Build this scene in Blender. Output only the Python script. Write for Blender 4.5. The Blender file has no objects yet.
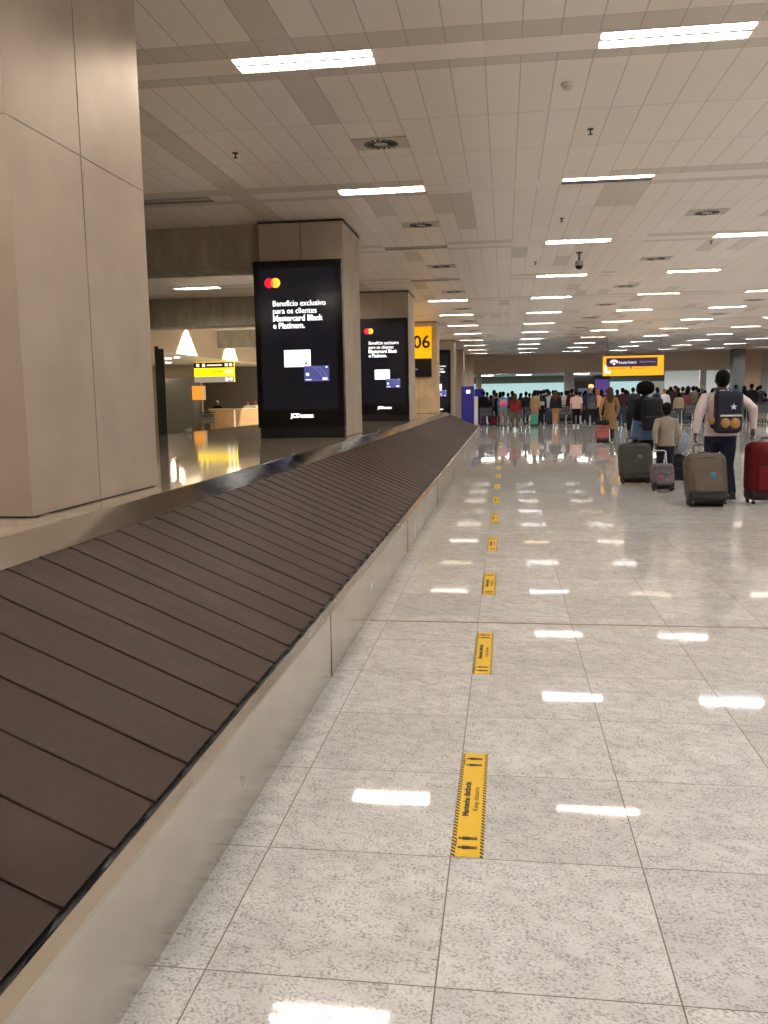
import bpy, bmesh, math, random
from mathutils import Vector, Matrix

# ------------------------------------------------------------------ camera
SC = bpy.context.scene
COL = SC.collection
CAM_H = 1.471
F_PX, YAW, PITCH, ROLL = 870.757, -0.13884, 0.130516, -0.0164203
def cam_matrix():
    cy, sy = math.cos(YAW), math.sin(YAW)
    fwd = Vector((sy*math.cos(PITCH), cy*math.cos(PITCH), -math.sin(PITCH)))
    right = Vector((cy, -sy, 0)); up = right.cross(fwd)
    r = math.cos(ROLL)*right + math.sin(ROLL)*up
    u = -math.sin(ROLL)*right + math.cos(ROLL)*up
    m = Matrix((r, u, -fwd)).transposed().to_4x4()
    m.translation = Vector((0, 0, CAM_H))
    return m
cd = bpy.data.cameras.new('camera'); cam = bpy.data.objects.new('camera', cd); COL.objects.link(cam)
cd.sensor_fit = 'HORIZONTAL'; cd.sensor_width = 36; cd.lens = F_PX/768*36
cd.clip_start = .05; cd.clip_end = 300
cam.matrix_world = cam_matrix(); SC.camera = cam

def X(u, y):
    """lateral position of something seen in column u of the photograph at distance y"""
    v = 395.7-.0164*(u-505); m = cam_matrix().to_3x3()
    d = m @ Vector(((u-384)/F_PX, -(v-512)/F_PX, -1)); return d.x/d.y*y

# ------------------------------------------------------------------ world, exposure, light levels
w = bpy.data.worlds.new('world'); SC.world = w; w.use_nodes = True
w.node_tree.nodes['Background'].inputs[0].default_value = (1, .93, .85, 1)
w.node_tree.nodes['Background'].inputs[1].default_value = .25
SC.view_settings.view_transform = 'Standard'; SC.view_settings.look = 'None'
SC.view_settings.gamma = 1; SC.view_settings.use_curve_mapping = False
SC.view_settings.exposure = 0.0
SC.cycles.use_denoising = True
SC.cycles.max_bounces = 8; SC.cycles.diffuse_bounces = 5; SC.cycles.glossy_bounces = 4
SC.cycles.sample_clamp_indirect = 10; SC.cycles.caustics_reflective = False
TUBE = 165.0           # radiance of a lit fluorescent tube
FAR_PANEL = 34.0      # ceiling panels of the hall beyond the bulkhead
SPOT_W = 1300.0
ZC = 4.12             # ceiling height
ZI = 0.885            # top of the carousel island

# ------------------------------------------------------------------ helpers: materials
def lin(c):
    return tuple(((v/255)/12.92 if v/255 <= .04045 else ((v/255+.055)/1.055)**2.4) for v in c)
_m = {}
def mat(name, rgb, rough=.6, metal=0., spec=.5, emit=None, es=0., bump=0., bscale=60., var=0., coat=0.):
    if name in _m: return _m[name]
    m = bpy.data.materials.new(name); m.use_nodes = True; nt = m.node_tree; b = nt.nodes['Principled BSDF']
    c = lin(rgb)
    b.inputs['Base Color'].default_value = (*c, 1); b.inputs['Roughness'].default_value = rough
    b.inputs['Metallic'].default_value = metal; b.inputs['Specular IOR Level'].default_value = spec
    if coat: b.inputs['Coat Weight'].default_value = coat; b.inputs['Coat Roughness'].default_value = .08
    if emit: b.inputs['Emission Color'].default_value = (*lin(emit), 1); b.inputs['Emission Strength'].default_value = es
    if bump or var:
        tc = nt.nodes.new('ShaderNodeTexCoord'); nz = nt.nodes.new('ShaderNodeTexNoise')
        nz.inputs['Scale'].default_value = bscale; nz.inputs['Detail'].default_value = 4
        nt.links.new(tc.outputs['Object'], nz.inputs['Vector'])
        if bump:
            bp = nt.nodes.new('ShaderNodeBump'); bp.inputs['Strength'].default_value = bump; bp.inputs['Distance'].default_value = .01
            nt.links.new(nz.outputs[0], bp.inputs['Height']); nt.links.new(bp.outputs[0], b.inputs['Normal'])
        if var:
            mx = nt.nodes.new('ShaderNodeMix'); mx.data_type = 'RGBA'
            mx.inputs[6].default_value = (*[v*(1-var) for v in c], 1); mx.inputs[7].default_value = (*[min(1, v*(1+var)) for v in c], 1)
            nt.links.new(nz.outputs[0], mx.inputs[0]); nt.links.new(mx.outputs[2], b.inputs['Base Color'])
    _m[name] = m; return m
def cloth(rgb, name='cloth'):
    return mat('%s_%d_%d_%d' % (name, *rgb), rgb, .85, 0, .25, bump=.5, bscale=14, var=.18)
class NG:
    """tiny wrapper to write math as nodes"""
    def __init__(s, m): s.nt = m.node_tree; s.b = s.nt.nodes['Principled BSDF']
    def put(s, sock, v):
        if isinstance(v, (int, float)): sock.default_value = v
        elif isinstance(v, tuple): sock.default_value = v
        else: s.nt.links.new(v, sock)
    def m(s, op, a, b=0, c=0):
        n = s.nt.nodes.new('ShaderNodeMath'); n.operation = op
        s.put(n.inputs[0], a); s.put(n.inputs[1], b); s.put(n.inputs[2], c); return n.outputs[0]
    def xyz(s):
        g = s.nt.nodes.new('ShaderNodeNewGeometry'); p = s.nt.nodes.new('ShaderNodeSeparateXYZ')
        s.nt.links.new(g.outputs['Position'], p.inputs[0]); s.pos = g.outputs['Position']; return p.outputs
    def comb(s, x, y, z):
        n = s.nt.nodes.new('ShaderNodeCombineXYZ'); s.put(n.inputs[0], x); s.put(n.inputs[1], y); s.put(n.inputs[2], z); return n.outputs[0]
    def noise(s, v, scale, detail=4, rough=.5):
        n = s.nt.nodes.new('ShaderNodeTexNoise'); s.put(n.inputs['Vector'], v)
        n.inputs['Scale'].default_value = scale; n.inputs['Detail'].default_value = detail; n.inputs['Roughness'].default_value = rough
        return n.outputs[0]
    def white(s, v):
        n = s.nt.nodes.new('ShaderNodeTexWhiteNoise'); s.put(n.inputs['Vector'], v); return n.outputs[0]
    def ramp(s, v, a, b, lo=0., hi=1.):
        n = s.nt.nodes.new('ShaderNodeMapRange'); s.put(n.inputs[0], v)
        for i, q in enumerate((a, b, lo, hi)): n.inputs[i+1].default_value = q
        return n.outputs[0]
    def mix(s, f, a, b):
        n = s.nt.nodes.new('ShaderNodeMix'); n.data_type = 'RGBA'; s.put(n.inputs[0], f)
        s.put(n.inputs[6], (*lin(a), 1) if isinstance(a, tuple) else a); s.put(n.inputs[7], (*lin(b), 1) if isinstance(b, tuple) else b)
        return n.outputs[2]
    def band(s, v, lo, hi): return s.m('MULTIPLY', s.m('GREATER_THAN', v, lo), s.m('LESS_THAN', v, hi))
    def bump(s, v, strength, dist=.002):
        n = s.nt.nodes.new('ShaderNodeBump'); n.inputs['Strength'].default_value = strength; n.inputs['Distance'].default_value = dist
        s.put(n.inputs['Height'], v); s.nt.links.new(n.outputs[0], s.b.inputs['Normal'])
    def color(s, v): s.put(s.b.inputs['Base Color'], v)

def floor_mat():
    m = mat('polished_granite', (200, 196, 188), .1, 0, .3); g = NG(m); p = g.xyz()
    tx = g.m('DIVIDE', g.m('ADD', p[0], .771+60), .6); ty = g.m('DIVIDE', g.m('ADD', p[1], 62.83*2-2.01), .6283)
    fx = g.m('FRACT', tx); fy = g.m('FRACT', ty); ix = g.m('FLOOR', tx); iy = g.m('FLOOR', ty)
    h1 = g.white(g.comb(ix, iy, 0)); h2 = g.white(g.comb(iy, ix, 3))
    v = g.comb(g.m('ADD', g.m('MULTIPLY', p[0], .8), g.m('MULTIPLY', h1, 40)), g.m('ADD', g.m('ADD', p[1], g.m('MULTIPLY', p[0], .2)), g.m('MULTIPLY', h2, 40)), 0)
    sp = g.noise(v, 120, 3, .65); big = g.noise(v, 6, 4, .6); mid = g.noise(v, 22, 5, .7)
    speck = g.m('MULTIPLY', g.ramp(sp, .47, .58), g.ramp(mid, .40, .58, .15, 1.))
    speck = g.m('MAXIMUM', speck, g.m('MULTIPLY', g.ramp(mid, .56, .70), .5))
    tone = g.mix(h1, (212, 211, 207), (228, 227, 223))
    tone = g.mix(g.ramp(big, .35, .65, 0, .45), tone, (180, 179, 175))
    c = g.mix(g.m('MULTIPLY', speck, .62), tone, (94, 95, 93))
    ln = g.m('MAXIMUM', g.m('GREATER_THAN', g.m('ABSOLUTE', g.m('SUBTRACT', fx, .5)), .4965), g.m('GREATER_THAN', g.m('ABSOLUTE', g.m('SUBTRACT', fy, .5)), .497))
    c = g.mix(ln, c, (112, 104, 92))
    sp2 = g.noise(g.comb(p[0], p[1], 9), 2.3, 2)
    g.color(c); g.put(g.b.inputs['Roughness'], g.m('ADD', g.ramp(sp2, .3, .7, .025, .05), g.m('MULTIPLY', ln, .4)))
    return m
def ceiling_mat():
    m = mat('metal_ceiling_strips', (196, 182, 165), .38, 0, .6); g = NG(m); p = g.xyz()
    tx = g.m('DIVIDE', g.m('ADD', p[0], 2.15+28.4), .284); fx = g.m('FRACT', tx); ix = g.m('FLOOR', tx)
    ry = g.m('DIVIDE', g.m('ADD', p[1], -6.69+44.2), 4.42); iy = g.m('FLOOR', ry); yy = g.m('MULTIPLY', g.m('FRACT', ry), 4.42)
    d1 = g.band(yy, 0, .30); lt = g.band(yy, .30, .63); d2 = g.band(yy, .63, .80)
    j = 0
    for q in (0.0, .30, .63, .80, 2.055, 3.30):
        e = g.m('LESS_THAN', g.m('ABSOLUTE', g.m('SUBTRACT', yy, q)), .006); j = e if j == 0 else g.m('MAXIMUM', j, e)
    lx = g.m('GREATER_THAN', g.m('ABSOLUTE', g.m('SUBTRACT', fx, .5)), .482)
    lx = g.m('MULTIPLY', lx, g.m('SUBTRACT', 1, lt))
    row = g.m('ADD', g.m('ADD', g.m('GREATER_THAN', yy, 2.055), g.m('GREATER_THAN', yy, 3.30)), g.m('GREATER_THAN', yy, .8))
    hsh = g.white(g.comb(ix, iy, row)); hb = g.white(g.comb(g.m('FLOOR', g.m('DIVIDE', ix, 4)), iy, 7))
    cell = g.m('MULTIPLY', g.m('LESS_THAN', hsh, .06), g.m('SUBTRACT', 1, lt))
    dark = g.m('MULTIPLY', g.m('MAXIMUM', d1, d2), g.m('LESS_THAN', hb, .8))
    strip = g.m('LESS_THAN', g.m('ABSOLUTE', g.m('SUBTRACT', p[0], -3.42)), .16)
    dk = g.m('MAXIMUM', g.m('MAXIMUM', dark, cell), g.m('MULTIPLY', strip, .9))
    c = g.mix(g.m('MULTIPLY', g.white(g.comb(ix, iy, g.m('ADD', row, 20))), .5), (244, 232, 220), (232, 220, 207))
    c = g.mix(g.m('MULTIPLY', dk, .75), c, (200, 187, 170))
    c = g.mix(g.m('MULTIPLY', g.m('MAXIMUM', lx, j), .6), c, (160, 147, 132))
    g.color(c)
    vr = g.noise(g.comb(g.m('MULTIPLY', p[0], 3), p[1], 0), .8, 3)
    g.b.inputs['Roughness'].default_value = .33
    return m
def stone_mat():
    m = mat('island_stone', (176, 160, 138), .06, 0, .55); g = NG(m); p = g.xyz()
    n1 = g.noise(g.comb(p[0], p[1], p[2]), 5, 5, .6); n2 = g.noise(g.comb(p[0], p[1], p[2]), 90, 3)
    c = g.mix(g.ramp(n1, .3, .7), (158, 146, 130), (184, 172, 155)); c = g.mix(g.ramp(n2, .55, .7, 0, .35), c, (120, 110, 96))
    fy = g.m('FRACT', g.m('DIVIDE', g.m('ADD', p[1], 30), .9))
    c = g.mix(g.m('LESS_THAN', fy, .006), c, (110, 98, 84)); g.color(c); return m
def brushed_mat(name, rgb, rough, axis='z', metal=1., amt=.12):
    m = mat(name, rgb, rough, metal, .5); g = NG(m); p = g.xyz()
    k = {'z': (120, 120, 2), 'y': (60, 1.2, 60)}[axis]
    n = g.noise(g.comb(g.m('MULTIPLY', p[0], k[0]), g.m('MULTIPLY', p[1], k[1]), g.m('MULTIPLY', p[2], k[2])), 1, 3)
    b = g.noise(g.comb(p[0], p[1], p[2]), 2.2, 3)
    g.put(g.b.inputs['Roughness'], g.ramp(b, .3, .7, rough-.03, rough+.04))
    c = tuple(int(v*(1-amt)) for v in rgb); g.color(g.mix(g.ramp(b, .35, .65), rgb, c)); return m
def rubber_mat():
    m = mat('belt_rubber', (66, 52, 46), .42, 0, .25); g = NG(m); p = g.xyz()
    n1 = g.noise(g.comb(g.m('MULTIPLY', p[0], 1.2), g.m('MULTIPLY', p[1], 14), g.m('MULTIPLY', p[2], 1.2)), 1.6, 5, .65)
    n2 = g.noise(g.comb(p[0], p[1], p[2]), 2.4, 4, .6)
    c = g.mix(g.ramp(n1, .35, .7), (38, 25, 19), (54, 38, 30)); c = g.mix(g.ramp(n2, .45, .72, 0, .5), c, (66, 46, 36)); g.color(c)
    g.put(g.b.inputs['Roughness'], g.ramp(n1, .3, .7, .48, .62)); return m
def concrete_mat():
    m = mat('beam_concrete', (128, 122, 108), .8, 0, .3); g = NG(m); p = g.xyz()
    n = g.noise(g.comb(g.m('MULTIPLY', p[0], 6), p[1], g.m('MULTIPLY', p[2], 1.2)), 1, 5, .65)
    n2 = g.noise(g.comb(p[0], p[1], p[2]), 3, 4)
    c = g.mix(g.ramp(n, .3, .7), (150, 143, 126), (184, 176, 158)); c = g.mix(g.ramp(n2, .4, .7, 0, .4), c, (150, 154, 142)); g.color(c); return m
def stripe_mat():
    m = mat('hazard_yellow', (232, 184, 32), .45, 0, .4); g = NG(m)
    tc = g.nt.nodes.new('ShaderNodeTexCoord'); s = g.nt.nodes.new('ShaderNodeSeparateXYZ'); g.nt.links.new(tc.outputs['Object'], s.inputs[0]); p = s.outputs
    ax = g.m('ABSOLUTE', p[0]); e = g.m('GREATER_THAN', ax, .040)
    st = g.m('LESS_THAN', g.m('FRACT', g.m('MULTIPLY', g.m('ADD', p[1], g.m('ADD', p[0], 5)), 46)), .55)
    g.color(g.mix(g.m('MULTIPLY', e, st), (226, 184, 40), (36, 34, 28))); return m

M_floor, M_ceil, M_stone = floor_mat(), ceiling_mat(), stone_mat()
M_clad = brushed_mat('pillar_cladding', (196, 182, 166), .5, 'z', .45, .05)
M_steel = brushed_mat('brushed_steel', (214, 208, 198), .24, 'y', .9, .06)
M_band = brushed_mat('polished_band', (188, 182, 174), .14, 'y', 1., .05)
M_rubber, M_conc, M_haz = rubber_mat(), concrete_mat(), stripe_mat()
M_gap = mat('dark_gap', (26, 24, 22), .8)
M_blackgloss = mat('black_gloss', (12, 12, 14), .12, 0, .5)
M_black = mat('black_plastic', (18, 18, 19), .5)
M_wall = mat('warm_wall', (188, 172, 152), .7, var=.05, bscale=2)
M_white = mat('white_paint', (225, 225, 220), .6)
M_darkwall = mat('dark_wall', (112, 106, 98), .7, var=.08, bscale=2)
M_cream = mat('cream_wall', (214, 196, 168), .75)
M_chrome = mat('chrome', (205, 205, 208), .18, 1)

# ------------------------------------------------------------------ helpers: meshes and objects
def tagobj(o, label=None, cat=None, group=None, kind=None):
    if label: o['label'] = label
    if cat: o['category'] = cat
    if group: o['group'] = group
    if kind: o['kind'] = kind
    return o
def empty(name, loc=(0, 0, 0), rz=0, label=None, cat=None, group=None):
    o = bpy.data.objects.new(name, None); COL.objects.link(o); o.location = loc; o.rotation_euler = (0, 0, rz)
    o.empty_display_size = .1
    return tagobj(o, label, cat, group)
def link_mesh(name, me, m, parent=None):
    o = bpy.data.objects.new(name, me); COL.objects.link(o)
    if m is not None:
        me.materials.clear()
        for q in (m if isinstance(m, (list, tuple)) else [m]): me.materials.append(q)
    if parent: o.parent = parent
    return o
def fin(name, bm, m, parent=None, smooth=False, kind=None):
    me = bpy.data.meshes.new(name); bmesh.ops.recalc_face_normals(bm, faces=bm.faces[:]); bm.to_mesh(me); bm.free()
    if smooth: me.polygons.foreach_set('use_smooth', [True]*len(me.polygons))
    o = link_mesh(name, me, m, parent)
    if kind: o['kind'] = kind
    return o
def B(): return bmesh.new()
def box(bm, x0, x1, y0, y1, z0, z1, bev=0, mi=0):
    r = bmesh.ops.create_cube(bm, size=1)
    vs = r['verts']
    for v in vs: v.co = Vector(((x0+x1)/2+v.co.x*(x1-x0), (y0+y1)/2+v.co.y*(y1-y0), (z0+z1)/2+v.co.z*(z1-z0)))
    fs = set(f for v in vs for f in v.link_faces)
    for f in fs: f.material_index = mi
    if bev:
        es = set(e for v in vs for e in v.link_edges)
        bmesh.ops.bevel(bm, geom=list(es), offset=bev, segments=3, affect='EDGES', profile=.6)
def rbox(w, d, h, r, c=(0, 0, 0), seg=4, bm=None):
    bm = bm or B()
    n0 = len(bm.verts)
    res = bmesh.ops.create_cube(bm, size=1)
    for v in res['verts']: v.co = Vector((c[0]+v.co.x*w, c[1]+v.co.y*d, c[2]+v.co.z*h))
    es = set(e for v in res['verts'] for e in v.link_edges)
    bmesh.ops.bevel(bm, geom=list(es), offset=r, segments=seg, affect='EDGES', profile=.5)
    return bm
def tube(bm, pts, rad, n=12, flat=1.0, cap=True, up=None):
    """lofted tube through pts; rad a number or a list of r or (rx, ry)"""
    pts = [Vector(p) for p in pts]; k = len(pts)
    if not isinstance(rad, (list, tuple)): rad = [rad]*k
    rings = []; ref = Vector(up) if up else None
    for i, p in enumerate(pts):
        t = (pts[min(i+1, k-1)]-pts[max(i-1, 0)]).normalized()
        if ref is None: ref = Vector((1, 0, 0)) if abs(t.x) < .8 else Vector((0, 1, 0))
        u = (ref - t*ref.dot(t))
        if u.length < 1e-4: u = t.orthogonal()
        u.normalize(); v = t.cross(u); ref = u
        r = rad[i]; rx, ry = r if isinstance(r, (list, tuple)) else (r, r*flat)
        rings.append([bm.verts.new(p+u*(rx*math.cos(2*math.pi*j/n))+v*(ry*math.sin(2*math.pi*j/n))) for j in range(n)])
    for a, b in zip(rings, rings[1:]):
        for j in range(n): bm.faces.new((a[j], a[(j+1) % n], b[(j+1) % n], b[j]))
    if cap: bm.faces.new(list(reversed(rings[0]))); bm.faces.new(rings[-1])
def vloft(bm, rows, n=20, pw=2.0):
    """stack of ellipses (cx, cy, z, rx, ry)"""
    rings = []
    for cx, cy, z, rx, ry in rows:
        ring = []
        for j in range(n):
            a = 2*math.pi*j/n; c, s = math.cos(a), math.sin(a)
            ring.append(bm.verts.new((cx+rx*math.copysign(abs(c)**(2/pw), c), cy+ry*math.copysign(abs(s)**(2/pw), s), z)))
        rings.append(ring)
    for a, b in zip(rings, rings[1:]):
        for j in range(n): bm.faces.new((a[j], a[(j+1) % n], b[(j+1) % n], b[j]))
    bm.faces.new(list(reversed(rings[0]))); bm.faces.new(rings[-1])
def ell(bm, c, r, seg=16, rot=None):
    res = bmesh.ops.create_uvsphere(bm, u_segments=seg, v_segments=max(8, seg//2+2), radius=1)
    for v in res['verts']:
        q = Vector((v.co.x*r[0], v.co.y*r[1], v.co.z*r[2]))
        if rot: q = rot @ q
        v.co = q+Vector(c)
def cyl(bm, p0, p1, r, n=12): tube(bm, [p0, p1], r, n)
def organic(name, bm, m, parent, voxel=.01, smooth=4):
    """union of overlapping solids turned into one continuous skin"""
    bmesh.ops.recalc_face_normals(bm, faces=bm.faces[:])
    me = bpy.data.meshes.new('tmp'); bm.to_mesh(me); bm.free()
    t = bpy.data.objects.new('tmp', me); COL.objects.link(t)
    r = t.modifiers.new('r', 'REMESH'); r.mode = 'VOXEL'; r.voxel_size = voxel; r.use_smooth_shade = True
    s = t.modifiers.new('s', 'SMOOTH'); s.iterations = smooth; s.factor = .5
    dg = bpy.context.evaluated_depsgraph_get()
    out = bpy.data.meshes.new_from_object(t.evaluated_get(dg))
    bpy.data.objects.remove(t); bpy.data.meshes.remove(me)
    out.name = name
    return link_mesh(name, out, m, parent)
def text(name, s, size, m, parent, loc, rot=(math.pi/2, 0, 0), bold=0., align='LEFT', ext=.002, res=3, sx=1.):
    cu = bpy.data.curves.new('t', 'FONT'); cu.body = s; cu.size = size; cu.extrude = ext; cu.offset = bold; cu.align_x = align; cu.align_y = 'CENTER'; cu.resolution_u = res
    t = bpy.data.objects.new('t', cu); COL.objects.link(t)
    dg = bpy.context.evaluated_depsgraph_get(); me = bpy.data.meshes.new_from_object(t.evaluated_get(dg))
    bpy.data.objects.remove(t); me.name = name
    o = link_mesh(name, me, m, parent); o.location = loc; o.rotation_euler = rot; o.scale = (sx, 1, 1)
    return o
def copy_tree(o, parent=None):
    c = o.copy(); COL.objects.link(c)
    if parent is not None: c.parent = parent
    for ch in o.children: copy_tree(ch, c)
    return c
ORD = ['first', 'second', 'third', 'fourth', 'fifth', 'sixth', 'seventh', 'eighth', 'ninth', 'tenth', 'eleventh', 'twelfth', 'thirteenth', 'fourteenth', 'fifteenth', 'sixteenth', 'seventeenth']

# ------------------------------------------------------------------ the setting
XL, XR, YB, YF = -10.9, 24.0, -6.0, 60.0
def plane(name, x0, x1, y0, y1, z0, z1, m, kind='structure'):
    bm = B(); box(bm, x0, x1, y0, y1, z0, z1); return fin(name, bm, m, kind=kind)
plane('floor', -20, XR, YB, 42.3, -.1, 0, M_floor)
M_floor2 = mat('far_grey_floor', (112, 110, 110), .4, 0, .5, var=.1, bscale=3)
plane('floor_far', -20, XR, 42.3, 80, -.1, 0, M_floor2)
M_joint = mat('expansion_joint', (134, 112, 88), .4)
bm = B(); box(bm, -.88, 20, 5.585, 5.602, -.002, .0025); fin('trim_1', bm, M_joint, kind='structure')
bm = B(); box(bm, -.88, 20, 42.25, 42.4, -.002, .004); fin('trim_2', bm, mat('threshold', (168, 160, 148), .3), kind='structure')

COLX = [-7.26, -4.42, -1.58, 1.26, 4.10, 6.94, 9.78, 12.62, 15.46, 18.3]
ROWY = [7.16+4.42*k for k in range(-2, 12)]  # rows behind the camera are unseen, added for their light
LL, LW = 1.12, .31
# ceiling: one sheet with a hole above every light
xs = sorted(set([XL, XR]+[x+s*LL/2 for x in COLX for s in (-1, 1)])); ys = sorted(set([YB, YF]+[y+s*LW/2 for y in ROWY for s in (-1, 1)]))
bm = B(); vm = {}
def cv(x, y):
    if (x, y) not in vm: vm[(x, y)] = bm.verts.new((x, y, ZC))
    return vm[(x, y)]
for a, b in zip(xs, xs[1:]):
    for c, d in zip(ys, ys[1:]):
        cx, cy = (a+b)/2, (c+d)/2
        if any(abs(cx-x) < .01 for x in COLX) and any(abs(cy-y) < .01 for y in ROWY): continue
        bm.faces.new((cv(a, c), cv(a, d), cv(b, d), cv(b, c)))
fin('ceiling', bm, M_ceil, kind='structure')
plane('ceiling_slab', XL, XR, YB, YF, ZC+.15, ZC+.2, M_conc)
plane('wall_right', XR, XR+.2, YB, 80, 0, ZC+.2, M_wall)
plane('wall_back', -20, XR, YB-.2, YB, 0, ZC+.2, M_wall)
# left: cream fascia above a lower annex
plane('wall_left', XL-.3, XL, YB, 41, 3.05, ZC+.2, M_cream)
plane('ceiling_annex', -20, XL-.3, YB, 41, 3.05, 3.12, mat('annex_soffit', (200, 188, 172), .5))
plane('wall_annex', -20.2, -20, YB, 41, 0, 3.1, M_darkwall)
plane('wall_annex_back', -20, -4.6, 41, 41.2, 0, ZC+.2, M_darkwall)
plane('wall_annex_side', -4.8, -4.6, 41.2, 60, 0, ZC+.2, M_wall)
# concrete beams over the left bay
for i, (x0, x1, y0, y1, z0) in enumerate([(XL, -3.7, 13.34, 14.15, 3.49), (XL, -3.7, 22.3, 23.0, 3.39), (XL, -3.7, 32.75, 33.4, 3.46)]):
    bm = B(); box(bm, x0, x1, y0, y1, z0, ZC-.001); fin('trim_%d' % (i+3), bm, M_conc, kind='structure')
# far bulkhead and hall beyond
M_bulk = mat('bulkhead_paint', (226, 206, 184), .6, var=.05, bscale=1)
plane('wall_far_bulkhead', -4.6, 14.9, YF, YF+.3, 2.93, ZC+.2, M_bulk)
plane('wall_far_bulkhead_right', 16.4, XR, YF, YF+.3, 2.93, ZC+.2, M_bulk)
plane('wall_far_panel', 14.9, 16.4, YF-.2, YF+.1, 0, ZC, mat('lamp_washed_panel', (250, 214, 176), .45))  # orange wash of a lamp is painted as the panel's own colour
M_farceil = mat('far_ceiling', (190, 196, 194), .6)
plane('ceiling_far', -4.6, XR, YF+.3, 80, 3.12, 3.2, M_farceil)
M_cyan = mat('cyan_glass_glow', (186, 216, 214), .35, emit=(190, 226, 226), es=.75)  # emission stands in for the light on the far glass partition
plane('wall_far', -4.6, XR, 78, 78.2, 2.5, 3.2, mat('far_upper_wall', (150, 146, 136), .7))
plane('glass_partition_1', -4.6, 12.2, 77.9, 78.1, 0, 2.52, M_cyan)
plane('wall_far_white', 12.2, 17.2, 70, 70.2, 0, 3.12, mat('far_white_glow', (222, 225, 223), .6, emit=(205, 210, 210), es=.3))  # plain wall, its brightness partly put in as emission
plane('wall_far_grey', 17.2, 19.2, 68, 68.2, 0, 3.12, mat('far_grey', (150, 146, 144), .6))
plane('glass_partition_2', 19.4, XR, 72, 72.2, 0, 2.6, M_cyan)

# ------------------------------------------------------------------ carousel
CX, HW = -4.06, 1.85            # centre line and half width of the island
YS, YE = -2.2, 33.0             # straight run, then half circles
LST = YE-YS
def path(s, off):
    """point at distance s along the island edge, off metres outwards from it"""
    per = 2*LST+2*math.pi*HW; s %= per; r = HW+off
    if s < LST: return CX+r, YS+s
    s -= LST
    if s < math.pi*HW: a = s/HW; return CX+r*math.cos(a), YE+r*math.sin(a)
    s -= math.pi*HW
    if s < LST: return CX-r, YE-s
    s -= LST; a = math.pi+s/HW; return CX+r*math.cos(a), YS+r*math.sin(a)
PER = 2*LST+2*math.pi*HW
def sweep(name, prof, m, parent, smooth=False, closed_prof=False):
    """prof: list of (off, z) swept round the track"""
    ss = [i*LST/40 for i in range(40)]+[LST+i*math.pi*HW/28 for i in range(28)]
    ss += [LST+math.pi*HW+i*LST/40 for i in range(40)]+[2*LST+math.pi*HW+i*math.pi*HW/28 for i in range(28)]
    bm = B(); rings = [[bm.verts.new((*path(s, o), z)) for o, z in prof] for s in ss]; n = len(rings); k = len(prof)
    for i in range(n):
        a, b = rings[i], rings[(i+1) % n]
        for j in range(k if closed_prof else k-1): bm.faces.new((a[j], a[(j+1) % k], b[(j+1) % k], b[j]))
    return fin(name, bm, m, parent)
car = empty('baggage_carousel', (0, 0, 0), 0, 'long sloping baggage carousel with dark overlapping rubber plates and steel skirt, filling the left foreground', 'baggage carousel')
OFF0 = -2.21-(CX+HW)             # 0
sweep('skirt', [(1.30, .0), (1.302, .335), (1.30, .345), (1.255, .347), (1.252, .335), (1.252, .0)], M_steel, car, closed_prof=True)
sweep('inner_band', [(.185, .775), (.18, .80), (.012, .882), (.0, .885), (.0, .7), (.17, .7)], M_band, car, closed_prof=True)
sweep('underframe', [(1.24, .02), (1.24, .30), (.2, .72), (.2, .02)], M_gap, car, closed_prof=True)
# island top
bm = B(); ring = [bm.verts.new((*path(PER*i/240, 0.0), ZI)) for i in range(240)]; bm.faces.new(ring)
g = bmesh.ops.extrude_face_region(bm, geom=bm.faces[:]); bmesh.ops.translate(bm, vec=(0, 0, -.06), verts=[v for v in g['geom'] if isinstance(v, bmesh.types.BMVert)])
fin('island_top', bm, M_stone, car)
# plates
PITCHP = .2612; NP = int(round(PER/PITCHP)); pp = PER/NP
bm = B(); rnd = random.Random(3); TT = (0, .04, .3, .6, .96, 1); rows = []; BIG = {6, 15, 27, 40, 55, 71, 90}
for i in range(NP):
    s0 = 5.472+i*pp; dz = rnd.uniform(-.001, .001)
    for s, lift in ((s0-(.022 if i in BIG else 0), -.005-(.02 if i in BIG else 0)), (s0+.001, .0045+dz), (s0+.006, .006+dz), (s0+pp*.5, .003+dz), (s0+pp-.001-(.022 if i+1 in BIG else 0), .0)):
        row = []
        for t in TT:
            off = .175+t*(1.225-.175)+(.006*(1-(s-s0)/pp) if t == 1 else 0)
            z = .802+t*(.343-.802)+lift-(.006 if t == 0 else 0)
            row.append(bm.verts.new((*path(s, off), z)))
        rows.append(row)
for i in range(len(rows)):
    r0, r1 = rows[i], rows[(i+1) % len(rows)]
    for j in range(len(TT)-1): bm.faces.new((r0[j], r0[j+1], r1[j+1], r1[j]))
fin('belt', bm, M_rubber, car)
# serrated black rubber edge under the plates
bm = B(); rows = []
for i in range(NP):
    s0 = 5.472+i*pp
    for ds, o, z in ((-.03, 1.248, .340), (.05, 1.245, .338), (.10, 1.232, .334), (.20, 1.232, .330)):
        rows.append([bm.verts.new((*path(s0+ds, 1.19), z+.002)), bm.verts.new((*path(s0+ds, o), z-.004)), bm.verts.new((*path(s0+ds, o), .30))])
for i in range(len(rows)):
    r0, r1 = rows[i], rows[(i+1) % len(rows)]
    for j in range(2): bm.faces.new((r0[j], r0[j+1], r1[j+1], r1[j]))
fin('rubber_edge', bm, M_black, car)
for y in (4.4, 8.1, 11.8, 15.5, 19.2):
    bm = B(); box(bm, -.9095, -.9065, y-.0012, y+.0012, .005, .34); fin('skirt_joint', bm, M_gap, car)

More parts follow.
